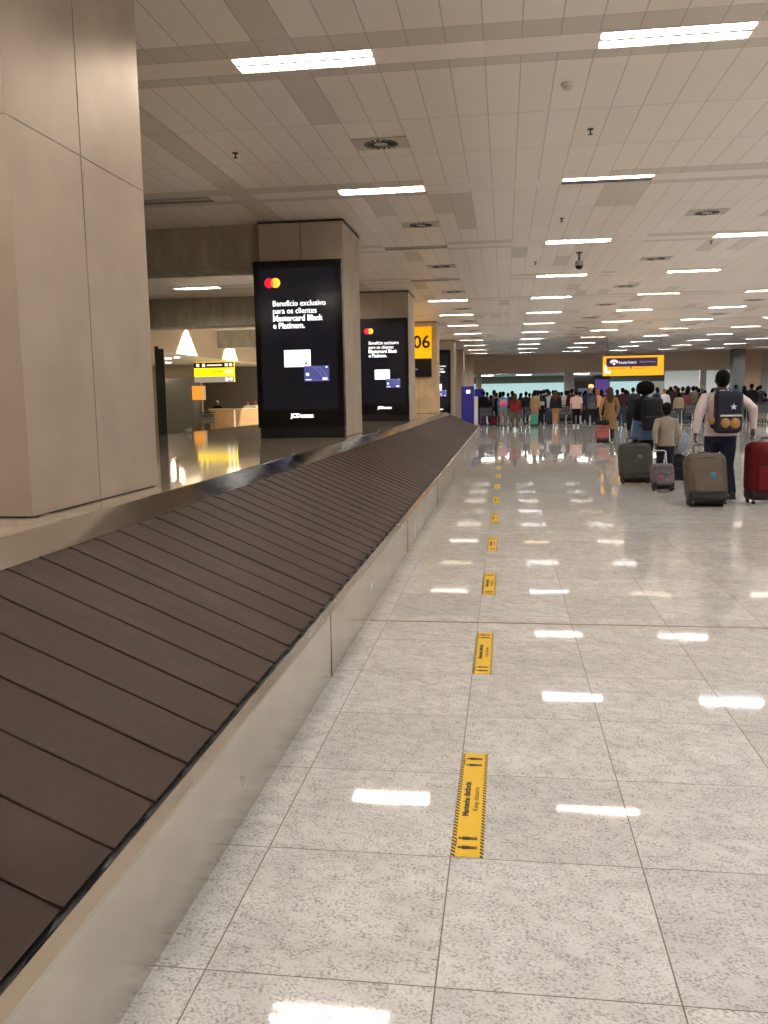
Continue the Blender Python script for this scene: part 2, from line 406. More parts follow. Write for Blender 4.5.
# ------------------------------------------------------------------ pillars
def pillar(x0, x1, y0, y1, z0, label, seam_y=None, zs=2.87, top=ZC, m=None, hd=True):
    m = m or M_clad; r = empty('pillar', ((x0+x1)/2, (y0+y1)/2, z0+.002), 0, label, 'pillar')
    cx, cy = (x0+x1)/2, (y0+y1)/2; w, d, h = (x1-x0)/2, (y1-y0)/2, top-z0-.004
    bm = B(); box(bm, -w+.02, w-.02, -d+.02, d-.02, 0, h-.005); fin('core', bm, M_gap, r)
    bm = B(); gp = .005
    ysp = [-d, (seam_y-cy) if seam_y else 0, d]; xsp = [-w, 0, w]; zsp = [0.004, zs-z0, h-.03]
    for za, zb in zip(zsp, zsp[1:]):
        for a, b in zip(ysp, ysp[1:]):
            ya, yb = a+(gp if a > -d else 0), b-(gp if b < d else 0)
            for s in (-1, 1): box(bm, s*w-(.022 if s > 0 else 0), s*w+(.022 if s < 0 else 0), ya, yb, za+gp/2, zb-gp/2)
        for a, b in zip(xsp, xsp[1:]):
            xa, xb = a+(gp if a > -w else .022), b-(gp if b < w else .022)
            for s in (-1, 1): box(bm, xa, xb, s*d-(.022 if s > 0 else 0), s*d+(.022 if s < 0 else 0), za+gp/2, zb-gp/2)
    fin('cladding', bm, m, r)
    bm = B(); box(bm, -w-.012, w+.012, -d-.012, d+.012, h-.03, h-.002); fin('top_trim', bm, mat('pillar_trim', (60, 52, 46), .6), r)
    return r
pillar(-3.75, -2.41, 4.16, 5.81, ZI, 'large metal clad pillar standing nearest the camera at the left edge, beside the belt', 4.93)
pillar(-3.68, -2.40, 13.18, 14.66, ZI, 'metal clad pillar directly behind the largest advertising screen', 14.0, 5.)
pillar(-3.68, -2.40, 22.15, 23.65, ZI, 'metal clad pillar behind the second advertising screen', 22.9, 5.)
pillar(-3.68, -2.40, 31.4, 32.7, ZI, 'pillar carrying the yellow 06 panel', 32.1, 5., m=brushed_mat('warm_cladding', (222, 196, 160), .4, 'z', .3))
pillar(-3.62, -2.36, 41.9, 43.3, 0, 'pillar beyond the end of the belt with the third advertising screen', 42.6, 5.)
pillar(-3.62, -2.36, 51.0, 52.4, 0, 'farthest pillar of the row along the belt, behind the blue totems', 51.7, 5.)
pillar(-2.75, -2.05, 58.6, 59.3, 0, 'slim tan pillar at the left end of the far bulkhead', m=M_bulk)
pillar(14.1, 14.85, 57.6, 58.3, 0, 'dark grey pillar left of the orange lit panel at the far right', m=mat('grey_pillar', (120, 122, 116), .5))
pillar(14.6, 15.4, 49.6, 50.4, 0, 'dark grey pillar cut by the right edge of the photo', m=_m['grey_pillar'])
pillar(-1.98, -1.6, 61.0, 61.4, 0, 'narrow white column left of the cyan glass wall', top=3.1, m=M_white)
pillar(4.05, 4.7, 61.5, 62.1, 0, 'white column left of the black booth beyond the crowd', top=3.1, m=M_white)
pillar(13.1, 13.5, 62.0, 62.4, 0, 'white column between white and grey walls, left of the man with the backpack', top=3.1, m=M_white)

# ------------------------------------------------------------------ ceiling lights
def tube_mat(name, rgb, k):
    m = bpy.data.materials.new(name); m.use_nodes = True; b = m.node_tree.nodes['Principled BSDF']
    b.inputs['Base Color'].default_value = (.8, .8, .8, 1); b.inputs['Emission Color'].default_value = (*rgb, 1); b.inputs['Emission Strength'].default_value = TUBE*k
    return m
T_WARM = tube_mat('tube_warm', (1, .89, .77), 1.); T_COOL = tube_mat('tube_cool', (.93, .94, 1), 1.05); T_AMB = tube_mat('tube_amber', (1, .82, .64), 1.2)
T_OFF = mat('tube_off', (200, 200, 196), .4)
M_tray = mat('reflector_tray', (225, 222, 215), .35, .3); M_fr = mat('light_frame', (205, 198, 188), .5)
def ceiling_light(tm):
    r = empty('ceiling_light')
    bm = B(); a, b = LL/2, LW/2
    box(bm, -a, a, -b, -b+.006, -.003, .075); box(bm, -a, a, b-.006, b, -.003, .075); box(bm, -a, -a+.006, -b, b, -.003, .075); box(bm, a-.006, a, -b, b, -.003, .075)
    fin('frame', bm, M_fr, r)
    bm = B(); box(bm, -a+.006, a-.006, -b+.006, b-.006, .07, .078)
    for s in (-1, 1):
        n = 0
    box(bm, -a+.01, a-.01, -.024, .024, .0, .07)
    fin('reflector', bm, M_tray, r)
    for s in (-1, 1):
        bm = B(); tube(bm, [(-a+.03, s*.075, .030), (a-.03, s*.075, .030)], .016, 8); fin('tube', bm, T_OFF if (tm is T_AMB and s > 0) else tm, r, smooth=False)
    bm = B(); n = 17; xx = []; 
    for i in range(n):
        x = -a+.02+i*(LL-.04)/(n-1); xx += [x-.002, x+.002]
    yy = [-b+.012, -b+.016, -.003, .003, b-.016, b-.012]; vm_ = {}
    def lv(p, q):
        if (p, q) not in vm_: vm_[(p, q)] = bm.verts.new((xx[p], yy[q], .002))
        return vm_[(p, q)]
    for p in range(len(xx)-1):
        for q in range(len(yy)-1):
            if p % 2 == 0 or q % 2 == 0: bm.faces.new((lv(p, q), lv(p+1, q), lv(p+1, q+1), lv(p, q+1)))
    ge = bmesh.ops.extrude_face_region(bm, geom=bm.faces[:]); bmesh.ops.translate(bm, vec=(0, 0, .010), verts=[v for v in ge['geom'] if isinstance(v, bmesh.types.BMVert)])
    fin('louver', bm, M_chrome, r)
    return r
protos = {}
colname = {-7.26: 'column beyond the pillars', -4.42: 'column just left of the pillars', -1.58: 'column over the belt', 1.26: 'column over the aisle', 4.10: 'column over the family',
           6.94: 'second column right of the aisle', 9.78: 'third column right of the aisle', 12.62: 'fourth column right of the aisle', 15.46: 'fifth column right of the aisle', 18.3: 'rightmost column'}
OFFSET = {(2, -4.42), (3, -4.42), (4, -1.58), (5, -1.58), (3, -7.26), (8, -4.42), (2, -7.26), (4, -7.26)}
for x in COLX:
    for i, y in enumerate(ROWY):
        if x > 5 and y < 8 and i % 2: pass
        off = (i, x) in OFFSET
        kind = 'off' if off else ('amb' if (i, x) in ((3, 1.26), (6, 4.10), (7, -1.58), (8, 1.26), (10, 4.10), (9, 6.94), (7, 9.78), (10, -1.58), (9, 12.62)) else ('cool' if x > 0 and (i+int(x)) % 3 else 'warm'))
        tm = {'off': T_OFF, 'amb': T_AMB, 'cool': T_COOL, 'warm': T_WARM}[kind]
        o = copy_tree(protos[kind]) if kind in protos else protos.setdefault(kind, ceiling_light(tm))
        o.location = (x, y, ZC)
        if y < 5: lab = '%s unseen ceiling light behind the photographer, %s' % ('near' if i == 1 else 'rear', colname[x])
        else: lab = '%s ceiling light, %s in the %s' % ('unlit twin tube' if off else 'half lit' if kind == 'amb' else 'lit twin tube', ORD[i-2], colname[x])
        tagobj(o, lab, 'ceiling light', 'recessed ceiling lights in rows')
# round swirl air diffusers
def diffuser():
    r = empty('air_diffuser')
    bm = B(); box(bm, -.29, .29, -.2, .2, -.012, -.001, .003); fin('plate', bm, mat('diffuser_plate', (196, 186, 170), .5), r)
    bm = B()
    for k in range(16):
        a = k*math.pi/8; c, s = math.cos(a), math.sin(a); c2, s2 = math.cos(a+.35), math.sin(a+.35)
        p = [(.075*c-.010*s, .075*s+.010*c), (.075*c+.010*s, .075*s-.010*c), (.18*c2+.016*s2, .18*s2-.016*c2), (.18*c2-.016*s2, .18*s2+.016*c2)]
        t = [bm.verts.new((u, v*.95, -.0135)) for u, v in p]; q = [bm.verts.new((u, v*.95, -.018)) for u, v in p]
        bm.faces.new(t); bm.faces.new(q[::-1])
        for j in range(4): bm.faces.new((t[j], t[(j+1) % 4], q[(j+1) % 4], q[j]))
    fin('vanes', bm, mat('vane_black', (40, 36, 32), .5), r)
    bm = B(); tube(bm, [(0, 0, -.012), (0, 0, -.020)], [.06, .05], 20); fin('hub', bm, _m['diffuser_plate'], r)
    return r
d0 = None
for xi, x in enumerate((-5.5, -1.29, 2.96, 7.2, 11.4)):
    for k in range(8):
        y = 9.47+4.42*k
        if x > 7 and y < 11: continue
        o = copy_tree(d0) if d0 else diffuser(); d0 = d0 or o
        o.location = (x, y, ZC)
        tagobj(o, 'round air diffuser, %s from the camera %s' % (ORD[k], ['over the left bay', 'over the baggage belt', 'over the aisle', 'right of the family', 'in the rightmost line'][xi]), 'air vent', 'round ceiling air diffusers')
def sprinkler():
    r = empty('sprinkler')
    bm = B(); tube(bm, [(0, 0, -.001), (0, 0, -.008), (0, 0, -.012)], [.035, .03, .012], 14); tube(bm, [(0, 0, -.01), (0, 0, -.05)], .008, 8); fin('stem', bm, mat('sprinkler_metal', (70, 60, 52), .4, .6), r)
    bm = B(); tube(bm, [(0, 0, -.05), (0, 0, -.055)], .024, 10); fin('deflector', bm, _m['sprinkler_metal'], r)
    return r
s0 = None
for i, (x, y, l) in enumerate([(.85, 9.4, 'between the smoke detector and the first warm aisle light'), (-2.89, 9.53, 'alone left of the first air diffuser'), (.85, 13.9, 'above the second aisle light'), (3.6, 16.5, 'right of the second right hand diffuser'), (.6, 18.2, 'near the dome camera')]):
    o = copy_tree(s0) if s0 else sprinkler(); s0 = s0 or o; o.location = (x, y, ZC)
    tagobj(o, 'small dark ceiling sprinkler '+l, 'sprinkler', 'ceiling sprinklers')
r = empty('smoke_detector', (.53, 8.05, ZC), 0, 'small round white smoke detector on the ceiling left of the big right light', 'smoke detector')
bm = B(); tube(bm, [(0, 0, -.001), (0, 0, -.018)], .058, 20); fin('base', bm, M_white, r)
bm = B(); tube(bm, [(0, 0, -.016), (0, 0, -.04), (0, 0, -.05)], [.045, .04, .028], 20); fin('sensor', bm, M_fr, r)
r = empty('security_camera', (1.38, 17.2, ZC), 0, 'dome security camera hanging from the ceiling above the aisle', 'security camera')
bm = B(); tube(bm, [(0, 0, -.001), (0, 0, -.02)], .06, 14); tube(bm, [(0, 0, -.01), (0, 0, -.16)], .02, 10); fin('bracket', bm, mat('cam_grey', (96, 92, 90), .5), r)
bm = B(); tube(bm, [(0, 0, -.15), (0, 0, -.17), (0, 0, -.25)], [.04, .075, .08], 18); fin('housing', bm, mat('cam_light', (176, 172, 170), .4), r)
bm = B(); ell(bm, (0, 0, -.25), (.07, .07, .07)); fin('dome', bm, M_blackgloss, r, True)

# ------------------------------------------------------------------ advertising kiosks
E_bg = mat('screen_dark', (18, 19, 26), .12, 0, .5, emit=(26, 27, 36), es=.45)
E_white = mat('screen_white', (255, 255, 255), .3, emit=(255, 255, 255), es=1.6)
E_red = mat('screen_red', (230, 20, 50), .3, emit=(240, 30, 60), es=1.1)
E_yel = mat('screen_yellow', (250, 190, 60), .3, emit=(255, 200, 70), es=1.2)
E_org = mat('screen_orange', (250, 110, 40), .3, emit=(255, 120, 40), es=1.1)
E_blue = mat('screen_blue', (60, 62, 120), .3, emit=(84, 88, 150), es=.8)
E_lblue = mat('screen_lightblue', (170, 176, 220), .3, emit=(150, 160, 215), es=.8)
def disc(bm, cx, cz, r, y, n=32, th=.002):
    tube(bm, [(cx, y, cz), (cx, y+th, cz)], r, n)
def kiosk(x0, x1, y, z0, label, h=2.63):
    """faces the camera (-y); origin at the middle of the foot"""
    w = (x1-x0)/2; r = empty('advertising_kiosk', ((x0+x1)/2, y, z0), 0, label, 'advertising screen')
    bm = B(); box(bm, -w, w, 0, .16, .16, h, .008); fin('housing', bm, M_blackgloss, r)
    bm = B(); box(bm, -w+.03, w-.0, .01, .155, .0, .17, .004); fin('plinth', bm, M_black, r)
    sx0, sx1, sz0, sz1 = -w+.09, w-.09, .43, h-.11
    bm = B(); box(bm, sx0, sx1, -.003, .003, sz0, sz1); sc = fin('screen', bm, E_bg, r)
    W = sx1-sx0; H = sz1-sz0
    def P(u, v): return sx0+u*W, sz1-v*H       # u, v from the top left of the screen
    for nm, u, m_, dy in (('red_disc', .13, E_red, -.006), ('yellow_disc', .215, E_yel, -.006)):
        bm = B(); cx, cz = P(u, .10); disc(bm, cx, cz, .072, dy); fin(nm, bm, m_, sc)
    # lens where the discs overlap
    bm = B(); cx, cz = P(.1725, .10); d = (.215-.13)*W/2; a0 = math.acos(min(1, d/.072)); pts = []
    for k in range(9): a = -a0+2*a0*k/8; pts.append((cx-d+.072*math.cos(a), cz+.072*math.sin(a)))
    for k in range(1, 8): a = math.pi-a0+2*a0*k/8; pts.append((cx+d+.072*math.cos(a), cz+.072*math.sin(a)))
    f = [bm.verts.new((px, -.0085, pz)) for px, pz in pts]; g_ = [bm.verts.new((px, -.006, pz)) for px, pz in pts]
    bm.faces.new(f); bm.faces.new(g_[::-1])
    for k in range(len(f)): bm.faces.new((f[k], f[(k+1) % len(f)], g_[(k+1) % len(f)], g_[k]))
    fin('overlap', bm, E_org, sc)
    for k, (s, b) in enumerate((('Benefício exclusivo', 0), ('para os clientes', 0), ('Mastercard Black', .0025), ('e Platinum.', .0025))):
        x_, z_ = P(.165, .247+k*.052); t = text('slogan', s, .118, E_white, sc, (x_, -.006, z_), bold=b)
        mx = max(v.co.x for v in t.data.vertices); tw = (.70, .58, .66, .42)[k]*W; t.scale = (tw/mx, 1, 1)
    for nm, (ua, ub), (va, vb), m_, dy in (('white_card', (.30, .65), (.575, .695), E_white, -.005), ('blue_card', (.56, .89), (.69, .80), E_blue, -.009)):
        bm = B(); xa, za = P(ua, vb); xb, zb = P(ub, va); box(bm, xa, xb, dy, dy+.003, za, zb); cd_ = fin(nm, bm, m_, sc)
        if nm == 'white_card':
            bm = B(); disc(bm, xb-.07, za+.05, .022, dy-.003); fin('card_mark', bm, E_red, cd_)
        else:
            bm = B(); box(bm, xa+.03, xa+.075, dy-.003, dy, za+.085, za+.125); box(bm, xb-.10, xb-.03, dy-.003, dy, za+.02, za+.05); box(bm, xa+.02, xa+.11, dy-.003, dy, za+.02, za+.03); box(bm, xb-.05, xb-.025, dy-.003, dy, zb-.03, zb-.01); fin('card_marks', bm, E_white, cd_)
            bm = B()
            for q in range(2):
                pts = [(xa+.12+q*.05+.2*t_, dy-.001, zb-.01-.2*(t_**(1.4+q))) for t_ in [k_/8 for k_ in range(9)]]
                pts = [p_ for p_ in pts if za+.005 < p_[2] < zb and p_[0] < xb-.005]
                tube(bm, pts, .002, 6)
            fin('swirl', bm, E_lblue, cd_)
    text('maker_name', 'JCDecaux', .085, E_white, r, (.02, -.004, .335), bold=.004, align='CENTER')
    return r
kiosk(-3.735, -2.395, 13.0, ZI, 'largest black advertising screen with card advert, on the nearer pillar behind the belt')
kiosk(-3.66, -2.39, 21.95, ZI, 'second black advertising screen, partly hidden behind the nearer metal pillar', 2.55)
kiosk(-3.66, -2.55, 41.7, .55, 'narrow looking third advertising screen, beyond the 06 panel', 3.1)

# 06 panel with its black display
E_y6 = mat('lit_yellow', (250, 186, 10), .4, emit=(252, 184, 8), es=.75)
r = empty('gate_number_panel', (-3.1, 31.38, 2.84), 0, 'yellow panel with the number 06 on the tan pillar', 'number sign')
bm = B(); box(bm, -.55, .52, -.06, 0, 0, 1.1, .005); fin('panel', bm, E_y6, r)
text('number', '06', .62, mat('ink', (30, 26, 20), .6), r, (.17, -.064, .55), bold=.012, align='CENTER')
r = empty('display_monitor', (-3.1, 31.38, 2.18), 0, 'dark monitor mounted right under the yellow 06 panel', 'monitor')
bm = B(); box(bm, -.55, .52, -.07, 0, 0, .64, .01); fin('housing', bm, M_black, r)
bm = B(); box(bm, -.52, .49, -.074, -.068, .03, .61); fin('screen', bm, mat('monitor_off', (24, 22, 22), .15), r)
bm = B(); box(bm, -.10, .02, -.077, -.072, .27, .29); fin('caption', bm, E_lblue, r)
# side facing black kiosk left
bm = B(); r = empty('display_totem', (X(161.5, 24.0), 24.0, 0), math.atan2(9.75, 24.0), 'black display totem seen edge on, just right of the large near pillar', 'display')
box(bm, -.125, .125, 0, 1.1, .0, 2.95, .01); fin('housing', bm, M_black, r); bm = B(); box(bm, -.125, -.02, .0, .9, 2.94, 3.02); fin('cap', bm, M_black, r)

# overhead customs sign
r = empty('overhead_sign', (X(632.5, 42.0), 42.0, 0), 0, 'long yellow overhead sign with purple Receita Federal strip, hanging above the crowd', 'sign')
E_sy = mat('sign_yellow', (250, 178, 30), .4, emit=(250, 176, 34), es=.85); E_sp = mat('sign_purple', (50, 36, 66), .4, emit=(54, 38, 74), es=.45)
W2, Z0, Z1 = 1.36, 2.30, 3.20
bm = B(); box(bm, -W2, W2, -.08, .08, Z0, Z1, .01); pn = fin('panel', bm, E_sy, r)
bm = B(); box(bm, -W2+.14, W2-.28, -.09, -.075, Z1-.49, Z1-.09); fin('purple_strip', bm, E_sp, pn)
E_w2 = mat('sign_white', (250, 250, 250), .4, emit=(245, 240, 250), es=.9)
bm = B()
for a in range(5):
    t = math.radians(20+35*a); cx, cz = -.87+.14*math.cos(t), Z1-.30+.10*math.sin(t)
    tube(bm, [(cx, -.095, cz), (cx, -.089, cz)], .05, 8)
tube(bm, [(-.87, -.096, Z1-.34), (-.87, -.089, Z1-.34)], .07, 4)
fin('emblem', bm, E_w2, pn)
t = text('sign_text', 'Receita Federal', .17, E_w2, pn, (-.66, -.095, Z1-.30), bold=.001); t.scale = (.78/max(v.co.x for v in t.data.vertices), 1, 1)
t = text('sign_text', 'Federal Revenue', .12, mat('sign_lilac', (170, 160, 190), .4, emit=(170, 160, 190), es=.6), pn, (.28, -.095, Z1-.28)); t.scale = (.70/max(v.co.x for v in t.data.vertices), 1, 1)
t = text('sign_text', 'Nada a declarar', .12, mat('sign_brown', (150, 96, 30), .5), pn, (-1.05, -.084, Z0+.34)); t.scale = (.72/max(v.co.x for v in t.data.vertices), 1, 1)
t = text('sign_text', 'Bens a declarar', .12, _m['sign_brown'], pn, (.02, -.084, Z0+.34)); t.scale = (.6/max(v.co.x for v in t.data.vertices), 1, 1)
bm = B(); tube(bm, [(-1.24, -.09, Z0+.44), (-1.24, -.083, Z0+.44)], .05, 12); box(bm, -1.30, -1.18, -.09, -.083, Z0+.12, Z0+.38); box(bm, -1.16, -1.02, -.09, -.083, Z0+.1, Z0+.22); fin('pictogram', bm, E_w2, pn)
bm = B(); tube(bm, [(-.1, -.088, Z0+.36), (-.1, -.082, Z0+.36)], .05, 10); fin('dot', bm, _m['sign_brown'], pn)
for s in (-1, 1):
    bm = B(); cyl(bm, (s*1.2, 0, Z1-.02), (s*1.2, 0, ZC), .008, 6); fin('hanger', bm, M_black, r)

# left bay sign, counter, panels
r = empty('overhead_sign', (-11.5, 34.0, 0), 0, 'glowing yellow direction sign hanging above the stone counter in the left bay', 'sign')
E_ly = mat('left_yellow', (255, 226, 10), .4, emit=(255, 216, 0), es=1.5); Zs0, Zs1 = 2.2, 3.0
bm = B(); box(bm, -.82, .82, -.06, .06, Zs0, Zs1, .005); fin('panel', bm, E_ly, r)
bm = B(); box(bm, -.82, .82, -.067, -.055, Zs1-.24, Zs1-.02); fin('dark_strip', bm, mat('sign_dark', (40, 36, 50), .4), r)
bm = B(); box(bm, -.82, .82, -.067, -.055, Zs0, Zs0+.22); fin('grey_strip', bm, mat('sign_grey', (170, 165, 158), .4, emit=(180, 176, 170), es=.4), r)
bm = B()
for x_, z_ in ((-.66, Zs1-.13), (-.42, Zs1-.13), (.52, Zs1-.13), (.70, Zs1-.13), (.52, Zs0+.11), (.70, Zs0+.11), (.70, Zs0+.4), (.52, Zs0+.4)): box(bm, x_-.06, x_+.06, -.075, -.066, z_-.06, z_+.06)
fin('pictogram', bm, E_w2, r)
bm = B(); box(bm, -.28, .34, -.073, -.066, Zs1-.16, Zs1-.11); fin('caption_line', bm, E_w2, r)
bm = B(); box(bm, -.1, .36, -.066, -.059, Zs0+.38, Zs0+.42); fin('caption_line', bm, mat('sign_ink', (150, 110, 10), .5), r)
for s in (-1, 1):
    bm = B(); cyl(bm, (s*.6, 0, Zs1-.02), (s*.6, 0, 3.05), .008, 6); fin('hanger', bm, M_black, r)
M_wood = mat('counter_wood', (196, 160, 116), .4, coat=.3, var=.25, bscale=2.5)
r = empty('service_counter', (-11.65, 37.0, 0), 0, 'pale tan service counter with a lit seam in the left bay', 'counter')
bm = B(); box(bm, -1.15, -.06, 0, .8, 0, 1.06, .01); box(bm, .0, 1.15, -.04, .8, 0, 1.06, .01); fin('body', bm, M_wood, r)
bm = B(); box(bm, -1.2, 1.2, -.08, .85, 1.06, 1.11, .01); fin('worktop', bm, mat('counter_top', (206, 184, 150), .3), r)
bm = B(); box(bm, -.055, -.005, -.02, .0, .02, 1.05); fin('seam_strip', bm, mat('seam_white', (240, 235, 225), .4, emit=(255, 250, 240), es=.5), r)
r = empty('notice_board', (-12.15, 33.9, 1.5), 0, 'small orange backlit board under the left bay sign', 'board')
bm = B(); box(bm, -.27, .20, -.03, .03, 0, .56, .005); fin('panel', bm, mat('board_orange', (240, 160, 60), .5, emit=(245, 160, 60), es=.6), r)
bm = B(); box(bm, .20, .27, -.03, .03, 0, .56); fin('edge', bm, M_white, r); bm = B(); box(bm, -.02, .0, -.01, .01, .56, .72); fin('hanger', bm, M_black, r)
plane('wall_cubicle', -14.6, -13.35, 36.6, 37.4, 0, 2.48, mat('grey_cubicle', (112, 112, 106), .5))
plane('wall_cubicle_upper', -20, -13.35, 37.6, 37.8, 0, 3.05, mat('brown_upper', (176, 160, 140), .6))
bm = B(); r = empty('white_bag', (-11.05, 26.5, .0), 0, 'small white bag lying on the far edge of the island, left of the counter', 'bag')
# downlights washing the cream fascia
for i, (y, l) in enumerate(((29.4, 'nearer'), (34.2, 'farther'), (39.0, 'rearmost'))):
    r = empty('downlight', (XL+.22, y, ZC), 0, '%s small round downlight washing the cream wall of the left bay' % l, 'downlight', 'wall washing downlights')
    bm = B(); tube(bm, [(0, 0, -.001), (0, 0, -.02)], [.06, .05], 16); fin('ring', bm, M_fr, r)
    ld = bpy.data.lights.new('spot', 'SPOT'); ld.energy = SPOT_W; ld.color = (1, .92, .8); ld.spot_size = math.radians(96); ld.spot_blend = .08; ld.shadow_soft_size = .02
    lo = bpy.data.objects.new('lamp', ld); COL.objects.link(lo); lo.parent = r; lo.location = (0, 0, -.05)
for i, (x, y, l) in enumerate(((-13.6, 34.5, 'left of the sign'), (-12.3, 31.2, 'above the sign, left'), (-11.7, 30.5, 'above the sign, right'), (-12.2, 38, 'above the counter'), (-14.6, 36.2, 'above the grey cubicle'))):
    r = empty('downlight', (x, y, 3.05), 0, 'small lit downlight in the low soffit, '+l, 'downlight', 'soffit downlights of the left bay')
    bm = B(); tube(bm, [(0, 0, -.001), (0, 0, -.02)], [.12, .11], 16); fin('ring', bm, M_fr, r)
    bm = B(); tube(bm, [(0, 0, -.016), (0, 0, -.024)], .10, 16); fin('lens', bm, mat('lens_glow', (255, 240, 215), .4, emit=(255, 236, 205), es=130), r)

# far hall ceiling panels
pan = None
for i, (x, y) in enumerate([(-1.3, 63.5), (-.2, 66.5), (2.2, 64.0), (4.2, 66.5), (5.5, 62.5), (7.6, 66.5), (9.0, 63.0), (11.0, 66.5), (12.5, 63.5), (15.8, 66.0), (17.8, 64), (20.5, 64), (1.5, 71), (6, 71), (10, 71), (-1.5, 71), (20, 69)]):
    if pan is None:
        pan = empty('ceiling_panel_light'); bm = B(); box(bm, -.62, .62, -.32, .32, -.03, 0); fin('frame', bm, M_fr, pan); bm = B(); box(bm, -.58, .58, -.28, .28, -.034, -.028); fin('diffuser', bm, mat('panel_glow', (255, 255, 250), .4, emit=(255, 252, 244), es=FAR_PANEL), pan); o = pan
    else: o = copy_tree(pan)
    o.location = (x, y, 3.12)
    tagobj(o, 'far hall ceiling panel light, %s in its %s row' % ((ORD[[-1.3, 2.2, 5.5, 9.0, 12.5, 17.8, 20.5].index(x)], 'front') if y < 64.5 else (ORD[[-.2, 4.2, 7.6, 11, 15.8].index(x)], 'middle') if y < 67 else (ORD[[-1.5, 1.5, 6, 10, 20].index(x)], 'rear')), 'ceiling light', 'panel lights of the far hall')

# black booth with purple screen
r = empty('display_booth', (5.95, 62.5, 0), 0, 'black booth with glowing purple screen beyond the crowd, left of the yellow overhead sign', 'booth')
bm = B(); box(bm, -1.25, 1.25, 0, 1.5, 0, 2.78, .02); fin('housing', bm, M_black, r)
bm = B(); box(bm, .25, 1.2, -.02, .01, 1.3, 2.5); fin('screen', bm, mat('purple_glow', (70, 50, 110), .3, emit=(86, 66, 130), es=.7), r)
bm = B(); box(bm, -.9, -.1, -.02, .01, 1.3, 1.9); fin('dim_screen', bm, mat('blue_glow', (70, 80, 96), .3, emit=(84, 96, 116), es=.6), r)
bm = B(); ell(bm, (-.02, -.06, 2.02), (.19, .08, .13)); fin('glow_blob', bm, mat('orange_glow', (255, 160, 70), .3, emit=(255, 176, 90), es=2.2), r, True)  # orange light on the booth screen, shaped as a glowing ellipsoid
r = empty('wall_emblem', (13.9, 69.9, 1.75), 0, 'small dark diamond ring emblem on the far white wall', 'emblem')
bm = B(); pts = [(.26*math.cos(a*math.pi/2), -.03, .24*math.sin(a*math.pi/2)) for a in range(5)]
for a, b in zip(pts, pts[1:]): cyl(bm, a, b, .035, 6)
fin('ring', bm, mat('emblem_ink', (60, 60, 90), .5), r)

# blue totems
M_bl = mat('totem_blue_glow', (34, 34, 132), .35, emit=(34, 34, 140), es=.12)  # no lamp inside; faint emission brightens the blue body
for i, (x, y, h_, w_, l) in enumerate(((-1.78, 42.5, 1.95, .60, 'taller royal blue totem with a white label, beyond the end of the belt'), (-1.35, 46.5, 1.85, .5, 'shorter blue totem just behind and right of the labelled one'))):
    r = empty('information_totem', (x, y, 0), 0, l, 'totem')
    bm = B(); box(bm, -w_/2, w_/2, 0, .4, .05, h_, .01); fin('body', bm, M_bl, r)
    bm = B(); box(bm, -w_/2-.03, w_/2+.03, -.03, .43, 0, .05); fin('foot', bm, M_black, r)
    if i == 0:
        bm = B(); box(bm, -.06, .13, -.01, .005, h_-.35, h_-.17); fin('label', bm, E_w2, r)
        bm = B(); box(bm, w_/2+.01, w_/2+.20, .0, .3, .02, 1.45, .02); fin('side_panel', bm, M_white, r)

# ------------------------------------------------------------------ floor stickers
def sticker():
    r = empty('floor_sticker')
    bm = B(); box(bm, -.052, .052, -.412, .412, .0005, .0022); s = fin('sheet', bm, M_haz, r)
    ink = mat('sticker_ink', (58, 48, 28), .6)
    rt = (0, 0, math.pi/2)
    for st, sz, bx, x_, L in (('Mantenha distância', .03, .0012, -.017, .275), ('Keep distance', .026, 0., .017, .19)):
        t = text('sticker_text', st, sz, ink, s, (x_, 0, .0024), rt, bold=bx, align='CENTER', ext=.0003)
        xx = [v.co.x for v in t.data.vertices]; t.scale = (L/(max(xx)-min(xx)), 1.05, 1)
    out = [(-.034, .003), (-.030, .006), (-.025, .005), (-.022, .003), (-.019, .011), (.003, .010), (.004, .008), (.030, .008), (.030, .002), (.008, .0015)]
    out = out+[(x_, -y_) for x_, y_ in reversed(out)]
    for sy in (-1, 1):
        for yy in (-.03, .03):
            y_ = sy*.325+yy; bm = B()
            f = bm.faces.new([bm.verts.new((px, y_+py, .0031)) for px, py in out]); ge = bmesh.ops.extrude_face_region(bm, geom=[f]); bmesh.ops.translate(bm, vec=(0, 0, -.001), verts=[v for v in ge['geom'] if isinstance(v, bmesh.types.BMVert)])
            fin('person_icon', bm, ink, s)
        bm = B(); box(bm, -.041, -.038, sy*.325-.026, sy*.325+.026, .0021, .003); fin('distance_arrow', bm, ink, s)
    return r
s0 = None
for k in range(14):
    o = copy_tree(s0) if s0 else sticker(); s0 = s0 or o
    o.location = (-.118, 3.055+k*1.876, 0); 
    tagobj(o, 'yellow keep distance floor sticker, %s from the camera beside the belt' % ORD[k] if k else 'yellow keep distance floor sticker nearest the camera', 'floor sticker', 'yellow floor stickers in a line')

